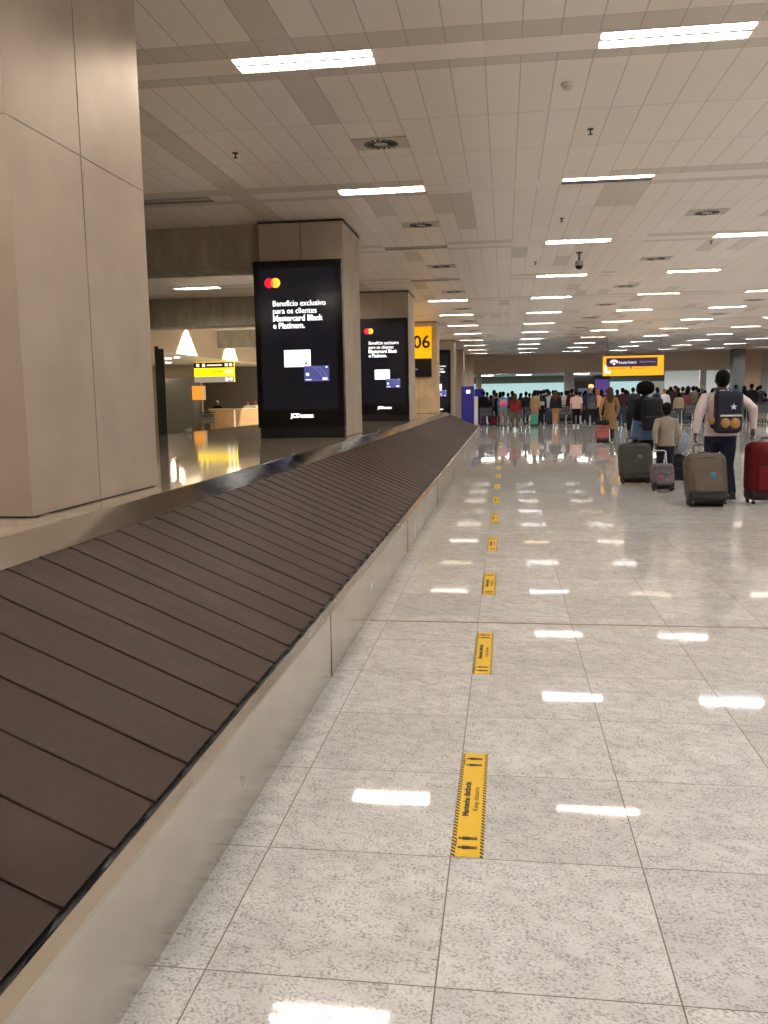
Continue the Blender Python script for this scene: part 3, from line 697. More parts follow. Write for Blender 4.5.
# ------------------------------------------------------------------ people
SK = {'light': mat('skin_light', (205, 150, 120), .5), 'mid': mat('skin_mid', (150, 98, 72), .5), 'dark': mat('skin_dark', (86, 54, 40), .5)}
HAIR = {'black': mat('hair_black', (14, 11, 10), .85, 0, .15, bump=.6, bscale=40), 'brown': mat('hair_brown', (66, 42, 28), .7, 0, .25, bump=.6, bscale=40), 'blond': mat('hair_blond', (150, 112, 70), .5, bump=.6, bscale=40), 'grey': mat('hair_grey', (150, 146, 140), .6)}
GRIP = {}
def ik(a, b, l1, l2, pole):
    a, b = Vector(a), Vector(b); d = b-a; L = d.length
    if L > (l1+l2)*.995: b = a+d*((l1+l2)*.995/L); d = b-a; L = d.length
    k = (l1*l1-l2*l2+L*L)/(2*L); h = math.sqrt(max(0, l1*l1-k*k)); u = d/L
    p = Vector(pole); p = (p-u*p.dot(u)).normalized()
    return a+u*k+p*h, b
def person(loc, rz, H, label, top, trou, shoe=(24, 24, 26), skin='mid', hair='black', style='short', hem=.88, flare=1., build=1.,
           hands=None, feet=None, detail=False, group=None, long_sleeve=True, open_leg=0., name='person'):
    s = H/1.75; r = empty(name, loc, rz, label, 'person', group); vx = .0075 if detail else .019; sm = 3 if detail else 2
    sh = .185*build; W = build
    hands = hands or ((-.27, .06, .80), (.27, .06, .80)); feet = feet or ((-.10, -.04), (.10, .08))
    V = lambda x, y, z: Vector((x*s, y*s, z*s))
    # joints
    arms = []
    for sx, hd in zip((-1, 1), hands):
        S = Vector((sx*sh, -.005, 1.392)); E, Hn = ik(S, hd, .29, .265, (sx*.45, -.9, -.1)); arms.append((S, E, Hn))
    legs = []
    for sx, ft in zip((-1, 1), feet):
        Hp = Vector((sx*.092, 0, .90)); K, A = ik(Hp, (ft[0], ft[1], ft[2] if len(ft) > 2 else .085), .42, .415, (0, 1, 0)); legs.append((Hp, K, A))
    sc = lambda v: Vector(v)*s
    hx = .012
    # body
    bm = B()
    hs = 1.10*(1.12 if H < 1.4 else 1.); HZ = 1.628
    hp = lambda x, y, z: sc((x*hs, hx+(y-hx)*hs, HZ+(z-1.645)*hs)); S3 = s*hs
    vloft(bm, [tuple(q*s for q in t) for t in ((0, 0, .84, .14*W, .10), (0, 0, .92, .165*W, .115), (0, 0, 1.06, .135*W, .095), (0, 0, 1.22, .155*W, .11), (0, -.01, 1.36, .165*W, .105), (0, -.015, 1.44, .12*W, .08), (0, -.01, 1.48, .06, .06))])
    tube(bm, [sc((0, -.01, 1.42)), sc((0, .0, 1.50)), sc((0, .012, 1.56))], [.066*s, .060*s, .060*s])
    ell(bm, hp(0, hx, 1.645), (.076*S3, .095*S3, .108*S3)); ell(bm, hp(0, hx+.035, 1.585), (.052*S3, .055*S3, .055*S3))
    tube(bm, [hp(0, hx+.085, 1.655), hp(0, hx+.112, 1.615), hp(0, hx+.085, 1.605)], [.010*S3, .016*S3, .012*S3], 8)
    for e in (-1, 1): ell(bm, hp(e*.078, hx-.005, 1.63), (.012*S3, .02*S3, .03*S3), 8)
    for (S, E, Hn), sx in zip(arms, (-1, 1)):
        tube(bm, [sc((sx*sh*.45, -.01, 1.40)), sc(S), sc(S.lerp(E, .5)), sc(E), sc(E.lerp(Hn, .4)), sc(Hn)], [.055*s, .054*s, .045*s, .037*s, .036*s, .025*s])
        # hand: palm, four curled fingers, thumb
        d = (Hn-E).normalized(); side = Vector((0, 1, 0)); side = (side-d*side.dot(d)).normalized(); inn = d.cross(side)*(-sx)
        if inn.x*sx > 0: inn = -inn
        P0 = Hn; P1 = Hn+d*.085
        tube(bm, [sc(P0), sc(P0+d*.045), sc(P1)], [(.024*s, .018*s), (.038*s, .015*s), (.038*s, .013*s)], 10, up=side)
        if detail:
            for k in range(4):
                b0 = P1+side*(.027-.018*k)-d*.008; L = (.036, .042, .040, .030)[k]
                tube(bm, [sc(b0), sc(b0+d*L*.8+inn*.006), sc(b0+d*L*1.1+inn*.03), sc(b0+d*L*.75+inn*.05)], [.0088*s, .0084*s, .008*s, .007*s], 8)
            b0 = P0+d*.025+side*.028
            tube(bm, [sc(b0), sc(b0+side*.022+d*.025+inn*.008), sc(b0+side*.018+d*.055+inn*.02)], [.0105*s, .0095*s, .008*s], 8)
        else:
            for k in range(4):
                b0 = P1+side*(.027-.018*k)-d*.01
                tube(bm, [sc(b0), sc(b0+d*.035+inn*.01), sc(b0+d*.045+inn*.03)], [.010*s, .010*s, .009*s], 6)
            tube(bm, [sc(P0+d*.02+side*.025), sc(P0+d*.06+side*.05+inn*.01)], [.012*s, .010*s], 6)
    for (Hp, K, A) in legs:
        tube(bm, [sc(Hp+Vector((0, 0, .02))), sc(Hp.lerp(K, .45)), sc(K), sc(K.lerp(A, .35)), sc(A), sc(A+Vector((0, 0, -.04)))], [.082*s, .07*s, .05*s, .05*s, .034*s, .034*s])
        tube(bm, [sc(A+Vector((0, -.05, -.045))), sc(A+Vector((0, .06, -.045))), sc(A+Vector((0, .17, -.06)))], [.03*s, .035*s, .022*s])
    body = organic('body', bm, SK[skin], r, vx, sm)
    if detail:
        for e in (-1, 1):
            bm = B(); ell(bm, hp(e*.03, hx+.086, 1.658), (.013*S3, .008*S3, .009*S3), 8); fin('eye', bm, mat('eye_dark', (30, 24, 20), .2), body, True)
        bm = B(); tube(bm, [hp(-.022, hx+.083, 1.577), hp(0, hx+.094, 1.574), hp(.022, hx+.083, 1.577)], .005*s, 8); fin('mouth', bm, mat('lips', (120, 60, 54), .5), body, True)
    # trousers
    bm = B()
    vloft(bm, [tuple(q*s for q in t) for t in ((0, 0, .80, .15*W, .115), (0, 0, .90, .182*W, .135), (0, 0, 1.0, .165*W, .125), (0, 0, 1.05, .155*W, .118))])
    for (Hp, K, A) in legs:
        tube(bm, [sc(Hp+Vector((0, 0, .04))), sc(Hp.lerp(K, .45)), sc(K), sc(K.lerp(A, .5)), sc(A.lerp(K, .05))], [.098*s*W, .088*s*W, .072*s, (.066+open_leg)*s, (.058+open_leg)*s])
    organic('trousers', bm, cloth(trou, 'trouser'), r, vx, sm)
    for (Hp, K, A), sx in zip(legs, (-1, 1)):
        bm = B(); up = A.z-.085
        tube(bm, [sc(A+Vector((0, -.065, -.05))), sc(A+Vector((0, .0, -.042))), sc(A+Vector((0, .09, -.052))), sc(A+Vector((0, .18, -.062)))], [(.038*s, .034*s), (.042*s, .042*s), (.046*s, .032*s), (.034*s, .022*s)], 12, up=(1, 0, 0))
        tube(bm, [sc(A+Vector((0, -.02, -.04))), sc(A+Vector((0, -.015, .03)))], [.044*s, .042*s])
        sho = organic('shoe', bm, mat('shoe_%d_%d_%d' % shoe, shoe, .5), r, .009 if detail else .014, 1)
        if detail:
            bm = B(); tube(bm, [sc(A+Vector((0, -.075, -.077))), sc(A+Vector((0, .09, -.077))), sc(A+Vector((0, .19, -.077)))], [(.036*s, .009*s), (.046*s, .009*s), (.03*s, .008*s)], 12, up=(1, 0, 0)); fin('sole', bm, mat('sole_white', (205, 205, 200), .6), sho)
    # upper garment
    bm = B(); rows = []
    full = ((.30, .20, .15), (.55, .195, .145), (.75, .19, .14), (.88, .19, .143), (1.06, .165, .128), (1.22, .178, .133), (1.34, .180, .125), (1.41, .150, .105), (1.455, .110, .085), (1.49, .07, .07))
    for z, rx, ry in full:
        if z < hem-.04: continue
        fl = 1+(flare-1)*max(0, (1.06-z))/.7
        rows.append((0, -.006, z, rx*W*fl, ry*fl*(1 if W < 1.05 else 1.1)))
    if abs(rows[0][2]-hem) > .02: f0 = rows[0]; rows.insert(0, (0, -.006, hem, f0[3]*1.0, f0[4])) if hem < f0[2] else None
    vloft(bm, [tuple(q*s for q in t) for t in rows])
    for (S, E, Hn), sx in zip(arms, (-1, 1)):
        end = Hn if long_sleeve else S.lerp(E, .8)
        pts = [Vector((sx*sh*.35, -.01, 1.415)), S, S.lerp(E, .5), E, E.lerp(Hn, .5), E.lerp(Hn, .97)] if long_sleeve else [Vector((sx*sh*.5, -.01, 1.395)), S, S.lerp(E, .45), S.lerp(E, .85)]
        rr = [.058, .066, .064*max(1, W*.97), .058*max(1, W*.97), .052, .040] if long_sleeve else [.066, .07, .066, .062]
        tube(bm, [sc(p) for p in pts], [q*s for q in rr])
    organic('coat' if hem < .7 else 'top_garment', bm, cloth(top, 'top'), r, vx*1.1, sm)
    # hair
    bm = B()
    def cap(k=1., fr=.02):
        ell(bm, hp(0, hx-fr, 1.672), (.086*k*S3, .098*k*S3, .098*k*S3)); ell(bm, hp(0, hx-.045, 1.62), (.074*k*S3, .06*k*S3, .07*k*S3))
    if style == 'puff':
        cap(1.1); ell(bm, hp(0, -.04, 1.66), (.135*S3, .11*S3, .115*S3)); ell(bm, hp(-.07, -.03, 1.66), (.075*S3, .08*S3, .10*S3)); ell(bm, hp(.07, -.03, 1.66), (.075*S3, .08*S3, .10*S3)); ell(bm, hp(0, -.03, 1.72), (.10*S3, .08*S3, .06*S3))
    elif style == 'long':
        cap(1.08); tube(bm, [hp(0, -.03, 1.70), hp(0, -.070, 1.60), sc((0, -.105, 1.46)), sc((0, -.135, 1.34)), sc((0, -.145, 1.26))], [(.088*S3, .08*S3), (.098*S3, .07*S3), (.12*s, .05*s), (.10*s, .03*s), (.05*s, .02*s)], 14, up=(1, 0, 0))
    elif style == 'cap':
        cap(1.02); tube(bm, [hp(0, .06, 1.70), hp(0, .15, 1.69)], [(.07*S3, .01*S3), (.05*S3, .008*S3)], 12, up=(1, 0, 0))
    elif style == 'bob':
        cap(1.1); ell(bm, hp(0, -.045, 1.58), (.095*S3, .065*S3, .08*S3))
    else: cap(1.0, .025)
    organic('hat' if style == 'cap' else 'hair', bm, HAIR[hair], r, .009 if detail else .015, 2)
    GRIP[r.name] = [Vector(loc)+Matrix.Rotation(rz, 3, 'Z') @ sc(Hn+(Hn-E).normalized()*.075) for S, E, Hn in arms]
    return r
def backpack(loc, rz, label, w, h, d, rgb, rgb2, deco=None, strap=True, group=None):
    r = empty('backpack', loc, rz, label, 'backpack', group); m = cloth(rgb, 'pack'); m2 = cloth(rgb2, 'pack')
    fin('bag', rbox(w, d, h, min(w, d, h)*.42, (0, -d/2, h/2), 5), m, r, True)
    fin('front_pocket', rbox(w*.82, d*.45, h*.40, d*.18, (0, -d*1.02, h*.25), 4), m2, r, True)
    bm = B(); tube(bm, [(-w*.12, -d*.4, h*.99), (0, -d*.4, h*1.06), (w*.12, -d*.4, h*.99)], .008, 8); fin('grab_loop', bm, M_black, r)
    if strap:
        for sx in (-1, 1):
            bm = B(); tube(bm, [(sx*w*.28, -.03, h*.93), (sx*w*.36, .03, h*1.06), (sx*w*.40, .13, h*1.06), (sx*w*.44, .22, h*.85), (sx*w*.5, .20, h*.45), (sx*w*.46, .02, h*.12)], [(.028, .007)]*6, 8, up=(1, 0, 0)); fin('shoulder_strap', bm, m, r)
    if deco == 'star':
        bm = B(); vs = []
        for k in range(10):
            a = math.pi/2+k*math.pi/5; q = .045 if k % 2 == 0 else .019; vs.append((w*.13+q*math.cos(a), q*math.sin(a)+h*.62))
        f = [bm.verts.new((x, -d-.006, z)) for x, z in vs]; b = [bm.verts.new((x, -d+.004, z)) for x, z in vs]; bm.faces.new(f); bm.faces.new(b[::-1])
        for k in range(10): bm.faces.new((f[k], f[(k+1) % 10], b[(k+1) % 10], b[k]))
        fin('star', bm, mat('star_white', (215, 215, 215), .6), r)
        for k, (x, z, q) in enumerate(((-w*.17, h*.25, .062), (w*.17, h*.24, .068), (-w*.56, h*.30, .05))):
            bm = B(); ell(bm, (x, -d*(1.2 if k < 2 else .5), z), (q, .05, q*1.05)); fin('tan_bundle', bm, mat('bundle_tan', (168, 128, 78), .8, bump=.5, bscale=30), r, True)
        bm = B(); box(bm, -w*.35, w*.40, -d*1.27, -d*1.22, h*.40, h*.44); fin('tag', bm, M_white, r)
    return r
def suitcase(loc, rz, tilt, w, d, h, rgb, base, label, handle=.35, hcol=(24, 24, 26), soft=True, cat='suitcase', patch=None, group=None, side=None, name='suitcase', roll=0.):
    r = empty(name, loc, rz, label, cat, group); r.rotation_euler = (tilt, roll, rz); m = cloth(rgb, 'case') if soft else mat('shell_%d_%d_%d' % rgb, rgb, .35)
    wh = .035
    fin('body', rbox(w, d, h*.86, min(w, d)*(.30 if soft else .14), (0, 0, wh*2+h*.07+h*.43), 5), m, r, True)
    fin('base', rbox(w*.92, d*.95, h*.20, min(w, d)*.14, (0, 0, wh*1.6+h*.09), 3), mat('case_base_%d_%d_%d' % base, base, .6), r, True)
    pk = fin('front_pocket', rbox(w*.72, d*.25, h*.42, d*.10, (0, -d*.48, h*.42), 4), m, r, True)
    bm = B(); tube(bm, [(-w*.36, -d*.56, h*.62), (w*.36, -d*.56, h*.62)], .006, 6); tube(bm, [(-w*.42, -d*.47, h*.86), (0, -d*.50, h*.90), (w*.42, -d*.47, h*.86)], .006, 6); fin('zip', bm, M_black, r)
    bm = B(); tube(bm, [(-.07, 0, h*.99+wh), (-.06, 0, h*1.035+wh), (.06, 0, h*1.035+wh), (.07, 0, h*.99+wh)], [(.012, .008)]*4, 8); fin('grab_handle', bm, M_black, r)
    for sx in (-1, 1):
        bm = B(); cyl(bm, (sx*w*.38-.014, d*.25, wh), (sx*w*.38+.014, d*.25, wh), wh, 14); fin('wheel', bm, M_black, r)
        bm = B(); cyl(bm, (sx*w*.38-.014, -d*.35, wh*.7), (sx*w*.38+.014, -d*.35, wh*.7), wh*.7, 14); fin('wheel', bm, M_black, r)
    if handle:
        bm = B(); a = min(.1, w*.3); z = h+wh+handle
        tube(bm, [(-a, d*.3, h*.9), (-a, d*.3, z-.02), (-a+.02, d*.3, z), (a-.02, d*.3, z), (a, d*.3, z-.02), (a, d*.3, h*.9)], .010, 8); fin('pull_handle', bm, mat('handle_%d_%d_%d' % hcol, hcol, .4), r)
    if patch:
        for px, pz, q, c in patch:
            bm = B(); tube(bm, [(px*w, -d*.62, pz*h), (px*w, -d*.55, pz*h)], [q*.8, q], 10); fin('patch', bm, mat('patch_%d_%d_%d' % c, c, .6), r, True)
    return r

def pulled(who, k, rz, tilt, w, d, h, *a, dx=0., **kw):
    """a case standing so that its handle ends in the hand that pulls it"""
    g = GRIP[who.name][k]; Hh = (g.z+d*.3*math.sin(tilt))/math.cos(tilt); oy = d*.3*math.cos(tilt)-Hh*math.sin(tilt)
    return suitcase((g.x+dx, g.y-oy, 0), rz, tilt, w, d, h, *a, handle=Hh-h-.035, **kw)
# the family in the aisle
man = person((X(722, 12.35), 12.35, 0), .02, 1.76, 'man with short black hair in pale pink shirt and navy trousers, pulling two suitcases', (208, 192, 192), (30, 34, 54), (20, 20, 22), 'dark', 'black', 'short', hem=.88, build=1.2,
       hands=((-.37, -.20, .92), (.37, -.18, .97)), feet=((-.09, .16), (.12, -.20, .11)), detail=True)
backpack((X(727, 12.17), 12.17, .93), .02, 'navy backpack with white star and tan bundles on the man in the pale shirt', .36, .56, .17, (40, 42, 58), (50, 46, 50), 'star')
pulled(man, 0, .0, -.45, .52, .30, .70, (92, 82, 74), (26, 24, 24), 'brown grey soft trolley case with teal patch, behind the man in the pale shirt', dx=.085, patch=[(.12, .52, .055, (30, 120, 150)), (.2, .56, .03, (120, 60, 60))])
pulled(man, 1, .12, 0, .50, .34, .80, (92, 10, 20), (34, 8, 12), 'large dark red suitcase at the right edge beside the man', hcol=(150, 150, 152), dx=.14)
wom = person((X(645, 15.2), 15.2, 0), .0, 1.66, 'woman with big puffy black hair in black jacket over a long denim shirt', (24, 24, 29), (26, 26, 32), (20, 20, 22), 'dark', 'black', 'puff', hem=.95, build=1.08,
       hands=((-.29, -.20, .91), (.30, .10, .92)), feet=((-.08, .16), (.10, -.04)), detail=True)
bm = B(); vloft(bm, [(0, -.005, .70, .235, .165), (0, -.005, .80, .22, .155), (0, -.005, .98, .19, .138), (0, -.005, 1.05, .165, .12)]); organic('denim_shirt', bm, cloth((92, 118, 156), 'denim'), wom, .009, 2)
backpack((X(652, 15.03), 15.03, .86), .0, 'black backpack worn by the woman with puffy hair', .34, .54, .17, (28, 29, 35), (34, 34, 40))
pulled(wom, 0, .05, -.38, .52, .28, .66, (72, 72, 66), (24, 24, 24), 'dark olive grey soft trolley case pulled by the woman in the black jacket', dx=.08, patch=[(.1, .62, .05, (84, 96, 92)), (-.05, .5, .05, (76, 72, 60))])
boy = person((X(667, 14.0), 14.0, 0), .02, 1.31, 'boy with short black hair in beige sweater and navy trousers', (150, 140, 124), (32, 34, 52), (20, 20, 22), 'dark', 'black', 'short', hem=.90, build=.98,
       hands=((-.25, -.24, .93), (.24, .04, .88)), feet=((-.09, .10), (.09, -.10)), detail=True)
pulled(boy, 0, .1, -.35, .34, .20, .38, (108, 102, 106), (26, 26, 28), 'small patterned child trolley case with silver pull handle, behind the boy', hcol=(200, 200, 202), dx=.08, patch=[(-.15, .5, .045, (150, 84, 96)), (.12, .62, .04, (70, 90, 130)), (.1, .38, .035, (130, 120, 110))])
suitcase((X(679, 14.75), 14.75, 0), .0, 0, .36, .26, .42, (30, 30, 34), (18, 18, 18), 'low black trolley case under the grey plastic bag, right of the boy', 0)
bm = B(); ell(bm, (0, 0, .17), (.17, .13, .16)); ell(bm, (-.06, -.02, .1), (.13, .12, .1)); ell(bm, (.07, 0, .24), (.10, .09, .12)); tube(bm, [(.05, 0, .3), (.08, 0, .39)], [.05, .02])
r = empty('plastic_bag', (X(680, 14.72), 14.72, .475), 0, 'crumpled blue grey plastic bag resting on the low black case', 'bag'); organic('bag', bm, mat('bag_bluegrey', (118, 128, 146), .3, bump=1., bscale=10, var=.35), r, .012, 2)
tan = person((X(610, 27.6), 27.6, 0), -.05, 1.67, 'woman with long brown hair in a long tan coat', (142, 110, 76), (40, 34, 36), (30, 26, 26), 'light', 'brown', 'long', hem=.42, flare=1.25, build=.98,
       hands=((-.30, -.16, .92), (.24, .10, .90)), feet=((-.08, .12), (.08, -.08)), detail=True)
cs = pulled(tan, 0, .05, -.40, .40, .26, .50, (150, 82, 84), (40, 20, 22), 'small coral red trolley case pulled by the woman in the tan coat', hcol=(60, 60, 60), dx=.05)
r = empty('travel_bag', (cs.location.x, cs.location.y+.21, .545), .05, 'dark soft bag on top of the small coral red case', 'bag'); fin('bag', rbox(.40, .22, .14, .06, (0, 0, .07)), cloth((36, 32, 34), 'case'), r, True)
bm = B(); tube(bm, [(-.1, 0, .13), (-.08, 0, .2), (.08, 0, .2), (.1, 0, .13)], .008, 8); fin('handle', bm, M_black, r)

# queue beyond: (px in photo, distance, height, facing, label, top, trousers, options)
PUSH = ((-.2, .38, 1.0), (.2, .38, 1.0)); HOLD = ((-.14, .30, 1.12), (.14, .30, 1.12))
crowd = [
 (483.5, 45.5, 1.74, .3, 'person in black jacket and grey trousers, leftmost in the queue beside the blue totems', (24, 24, 28), (62, 64, 60), {}),
 (490.5, 44.5, 1.50, 1.2, 'short person in black bending over a trolley at the left of the queue', (22, 22, 24), (26, 26, 28), dict(hands=PUSH, style='bob')),
 (496.5, 43.6, 1.62, -.9, 'person in black turned right, left of the pink backpack', (26, 22, 28), (34, 28, 34), dict(hands=HOLD)),
 (503.2, 41.5, 1.66, .1, 'person with bright blue and pink top pushing a trolley', (60, 150, 200), (120, 116, 110), dict(hands=PUSH)),
 (515.0, 37.6, 1.55, -.1, 'woman in red sweater and olive trousers pushing a trolley, nearest in the queue', (128, 36, 36), (96, 90, 76), dict(hands=PUSH, hair='brown', style='long', build=1.15, shoe=(150, 130, 120), open_leg=.01)),
 (526.0, 45.0, 1.66, .2, 'person in black between the red sweater and the beige coat, taller of two', (26, 26, 30), (40, 40, 44), {}),
 (529.5, 46.5, 1.58, -.3, 'shorter person in dark grey behind the red sweater', (44, 44, 50), (40, 40, 44), {}),
 (535.0, 42.5, 1.70, -.6, 'person with dark hair in a knee length beige coat beside a green suitcase', (166, 140, 108), (40, 36, 36), dict(hem=.5, style='bob')),
 (541.0, 43.8, 1.70, .1, 'person in black wearing a black backpack, right of the beige coat', (22, 22, 26), (24, 24, 28), {}),
 (544.0, 47.0, 1.76, .0, 'tall person in dark jacket behind the black backpack', (34, 34, 40), (30, 32, 40), {}),
 (549.2, 45.0, 1.66, .5, 'person in pale blue shirt and jeans in the middle of the queue', (190, 196, 210), (56, 76, 112), dict(skin='light')),
 (555.8, 41.8, 1.68, .0, 'woman with long brown hair, black jacket, tan trousers and white shoes', (30, 28, 32), (170, 124, 82), dict(hair='brown', style='long', shoe=(225, 225, 225), skin='light')),
 (561.5, 46.0, 1.62, .4, 'person in dark green between the tan trousers and the white shirt', (34, 46, 40), (34, 34, 38), {}),
 (566.2, 45.0, 1.68, -.4, 'person in white shirt and dark vest behind an empty luggage trolley', (200, 202, 206), (34, 36, 44), {}),
 (571.8, 44.5, 1.76, .2, 'person with dark red top left of the pink shirt', (64, 30, 34), (26, 26, 30), {}),
 (576.4, 41.2, 1.64, .0, 'person in light pink shirt, black trousers and white shoes', (214, 176, 170), (20, 20, 22), dict(long_sleeve=False, shoe=(235, 235, 232), build=1.2, open_leg=.02)),
 (585.5, 45.5, 1.66, .0, 'person in dark blue left of the grey backpack', (30, 36, 56), (34, 34, 40), {}),
 (590.5, 42.3, 1.80, .0, 'tall person in navy jacket carrying a grey backpack', (36, 44, 84), (40, 42, 48), dict(hair='grey')),
 (597.5, 43.2, 1.68, .5, 'woman with blond hair and peach top left of the tan coat', (224, 170, 136), (36, 46, 40), dict(hair='blond', style='bob', skin='light')),
 (601.5, 44.5, 1.68, -.3, 'person in black just left of the tan coat', (28, 24, 26), (30, 28, 30), dict(style='long')),
 (622.5, 41.8, 1.74, .3, 'person in maroon jacket and blue jeans right of the tan coat', (60, 34, 46), (44, 58, 92), dict(hands=HOLD)),
 (627.8, 45.0, 1.60, -.2, 'smaller person in dark red beside the maroon jacket', (78, 40, 44), (70, 60, 62), dict(style='bob')),
 (633.0, 43.5, 1.76, .0, 'person in dark teal jacket just left of the puffy haired woman', (36, 52, 56), (44, 48, 54), {}),
 (664.5, 43.6, 1.68, -.2, 'person with fair hair in bright white shirt above the boy', (226, 228, 232), (60, 62, 70), dict(hair='blond', skin='light')),
 (670.5, 45.5, 1.78, .2, 'tall person in black right of the bright white shirt', (26, 26, 30), (30, 30, 34), {}),
 (675.2, 44.0, 1.80, 2.4, 'person in dark clothes with curly black hair facing left', (40, 32, 36), (36, 36, 42), dict(style='bob')),
 (679.0, 42.4, 1.50, .0, 'short person in beige hooded top above the small grey bag', (160, 148, 128), (70, 76, 80), dict(style='bob')),
 (682.6, 45.0, 1.76, .0, 'person in charcoal standing behind the beige hooded top', (48, 50, 56), (40, 42, 48), {}),
 (686.8, 43.6, 1.62, .1, 'person with pink headscarf and dark top', (120, 60, 66), (60, 66, 72), dict(style='bob')),
 (693.2, 44.0, 1.78, -.1, 'person in olive jacket just left of the man in the pale shirt', (96, 98, 84), (40, 44, 48), dict(hands=PUSH)),
 (698.5, 46.5, 1.68, .2, 'person in light grey top half hidden by the olive jacket', (150, 148, 146), (50, 52, 58), {}),
 (702.5, 44.5, 1.76, .0, 'person in black jacket with a pale grey hat beside the shoulder of the man', (28, 28, 32), (34, 34, 40), dict(hair='grey', style='cap')),
 (735.5, 46.5, 1.84, .2, 'person in grey green top above the backpack with the star', (112, 116, 100), (50, 50, 52), {}),
 (751.5, 46.0, 1.86, .0, 'tall person in black jacket at the right edge of the queue', (26, 26, 30), (24, 24, 30), dict(build=1.15)),
 (757.5, 47.5, 1.72, -.2, 'person in dark plum jacket beside the tall black jacket', (58, 44, 54), (30, 28, 34), {}),
 (765.5, 43.5, 1.38, .1, 'child in black at the right edge behind a trolley', (24, 24, 26), (30, 30, 34), {}),
]
rq = random.Random(11)
darks = [('black', (24, 24, 27)), ('charcoal', (48, 48, 52)), ('navy', (34, 38, 60)), ('dark green', (36, 48, 42)), ('dark brown', (58, 46, 40)), ('grey', (104, 104, 106)), ('dark red', (92, 36, 40)), ('dark blue', (40, 48, 84))]
POS = [(X(q[0], q[1]), q[1]) for q in crowd]
front = list(crowd)
for k, u in enumerate((487, 494, 500, 508, 512, 521, 533, 538, 547, 553, 559, 569, 580, 584, 594, 607, 617, 626, 638, 657, 668, 673, 678, 688, 696, 705, 744, 760)):
    nm, c = darks[(k*5) % 8]; nx = ['grey', 'black', 'navy'][k % 3]
    y = 48.2
    while any(math.hypot(X(u, y)-a, y-b) < .8 for a, b in POS): y += .15
    POS.append((X(u, y), y))
    near = min(front, key=lambda q: abs(q[0]-u)); wds = [w for w in near[4].replace(',', '').split() if w not in ('in', 'and', 'a', 'the', 'person', 'woman', 'of')][:5]
    crowd.append((u+.1, y, rq.uniform(1.58, 1.80), rq.uniform(-1.2, 1.2), 'rear %s person, %s of person in %s' % (nm, 'behind left' if u < near[0] else 'behind right', ' '.join(wds)), c, {'grey': (70, 70, 74), 'black': (28, 28, 30), 'navy': (36, 42, 62)}[nx], dict(style=['short', 'bob', 'long'][k % 3], hands=[HOLD, None, PUSH][k % 3])))
for u, y, H, rz, lab, tp, tr, kw in crowd:
    kw = dict(kw); kw.setdefault('skin', random.Random(int(u*10)).choice(['light', 'mid', 'dark']))
    person((X(u, y), y, 0), rz, H, lab, tp, tr, group='people in the queue', **kw)
backpack((X(541, 43.8), 43.62, .95), .1, 'black backpack with pale logo in the middle of the queue', .34, .48, .16, (20, 20, 24), (180, 180, 186))
backpack((X(590.8, 42.3), 42.12, .78), 0, 'tall grey backpack on the tall person in navy', .40, .62, .18, (74, 76, 84), (96, 98, 100))
backpack((X(503.2, 41.5), 41.33, .95), .1, 'pink backpack on the person with the blue top', .34, .34, .14, (214, 120, 150), (210, 90, 120))
for u, y, z, l, tp, hr in ((217, 38.6, 0, 'person in black leaning behind the left end of the stone counter', (24, 22, 22), 'grey'), (247.5, 38.6, 0, 'left one of two people in white behind the counter', (225, 220, 212), 'black'), (255, 39.3, 0, 'right one of two people in white behind the counter, next to the big screen', (228, 224, 216), 'black')):
    person((X(u, y), y, 0), math.pi, 1.47, l, tp, (40, 38, 38), hair=hr, skin='mid')

# ------------------------------------------------------------------ luggage trolleys
def trolley():
    r = empty('luggage_trolley'); g = mat('trolley_grey', (110, 112, 114), .35, .8)
    bm = B()
    for s in (-1, 1):
        tube(bm, [(s*.28, -.1, .95), (s*.28, -.06, .9), (s*.28, .1, .2), (s*.22, .9, .16)], .014, 8)
    tube(bm, [(-.28, .0, .62), (.28, .0, .62)], .012, 8); tube(bm, [(-.27, .05, .42), (.27, .05, .42)], .012, 8)
    for k in range(5): x = -.2+k*.1; tube(bm, [(x, .12, .2), (x, .9, .16)], .010, 6)
    tube(bm, [(-.22, .9, .16), (.22, .9, .16)], .012, 6); fin('frame', bm, g, r)
    bm = B(); tube(bm, [(-.3, -.1, .96), (.3, -.1, .96)], .02, 10); fin('push_bar', bm, M_black, r)
    bm = B(); box(bm, -.25, .25, -.02, .22, .74, .76); box(bm, -.25, .25, .2, .22, .76, .9); box(bm, -.25, -.235, -.02, .22, .76, .88); box(bm, .235, .25, -.02, .22, .76, .88); fin('basket', bm, mat('basket_grey', (92, 94, 96), .5), r)
    bm = B(); box(bm, -.27, .27, .0, .03, .5, .72, .005); fin('panel', bm, mat('trolley_panel', (84, 90, 96), .4), r)
    for x, y in ((-.26, .12), (.26, .12), (0, .86)):
        bm = B(); cyl(bm, (x-.02, y, .075), (x+.02, y, .075), .075, 12); fin('wheel', bm, M_black, r)
    return r
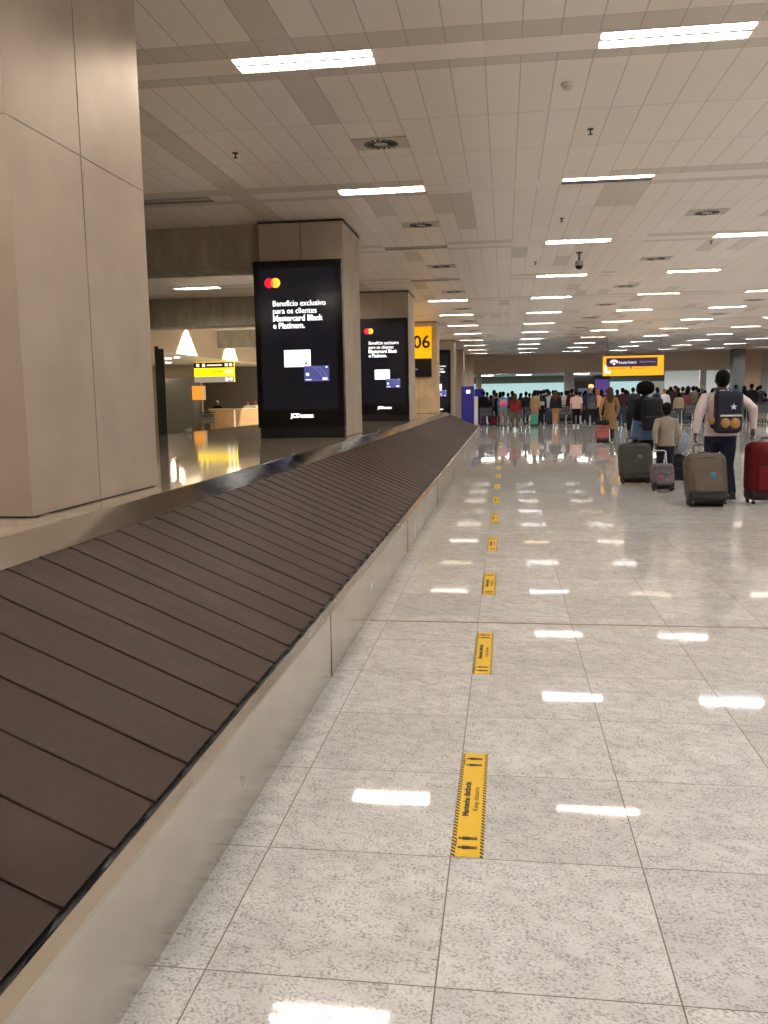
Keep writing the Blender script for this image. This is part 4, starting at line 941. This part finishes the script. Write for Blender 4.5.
t0 = None
for u, y, rz, l in ((486, 43.2, 0, 'beside the leftmost person in the queue'), (504, 42.15, .1, 'pushed by the person with the blue top'), (516.5, 38.1, -.1, 'pushed by the woman in the red sweater'),
                    (531, 43.4, .3, 'left of the beige coat'), (566, 42.6, 0, 'between the tan trousers and the pink shirt'), (692.5, 42.4, 0, 'left of the man in the pale shirt'), (764, 41.8, 0, 'loaded with a beige box at the right edge'), (207, 36.0, .4, 'left of the stone counter in the left bay')):
    o = copy_tree(t0) if t0 else trolley(); t0 = t0 or o; o.location = (X(u, y), y+.0, 0); o.rotation_euler = (0, 0, rz)
    tagobj(o, 'grey metal luggage trolley '+l, 'luggage trolley', 'luggage trolleys')
suitcase((X(534.5, 41.6), 41.6, 0), 0, 0, .34, .22, .55, (60, 140, 112), (30, 60, 50), 'green suitcase standing at the feet of the person in the beige coat', .1, soft=False)
suitcase((X(558, 43.0)-.35, 43.2, 0), .2, 0, .36, .24, .6, (54, 56, 66), (20, 20, 20), 'dark blue grey suitcase behind the woman in tan trousers', .1)
suitcase((X(493.5, 42.4), 42.4, 0), .1, 0, .36, .24, .5, (90, 30, 40), (20, 20, 20), 'dark red suitcase on the floor left of the blue and pink top', .1)
suitcase((X(672, 42.0), 42.0, 0), .1, 0, .40, .26, .6, (80, 96, 100), (30, 30, 30), 'grey green suitcase standing before the beige hooded top', .1)
r = empty('cardboard_box', (X(764, 41.8), 42.2, .22), 0, 'beige box riding on the trolley at the right edge', 'box')
bm = B(); box(bm, -.24, .24, -.16, .3, 0, .45, .01); fin('box', bm, mat('card_beige', (170, 158, 140), .7), r); bm = B(); box(bm, -.245, .245, .04, .09, -.0, .454); fin('tape', bm, mat('tape', (200, 190, 170), .4), r)
# small white bag on the island edge
r = bpy.data.objects['white_bag']; r.location = (-5.72, 15.3, ZI+.008); bm = B(); ell(bm, (0, 0, .035), (.07, .06, .045)); ell(bm, (.035, 0, .05), (.035, .04, .04)); organic('bag', bm, M_white, r, .006, 2)
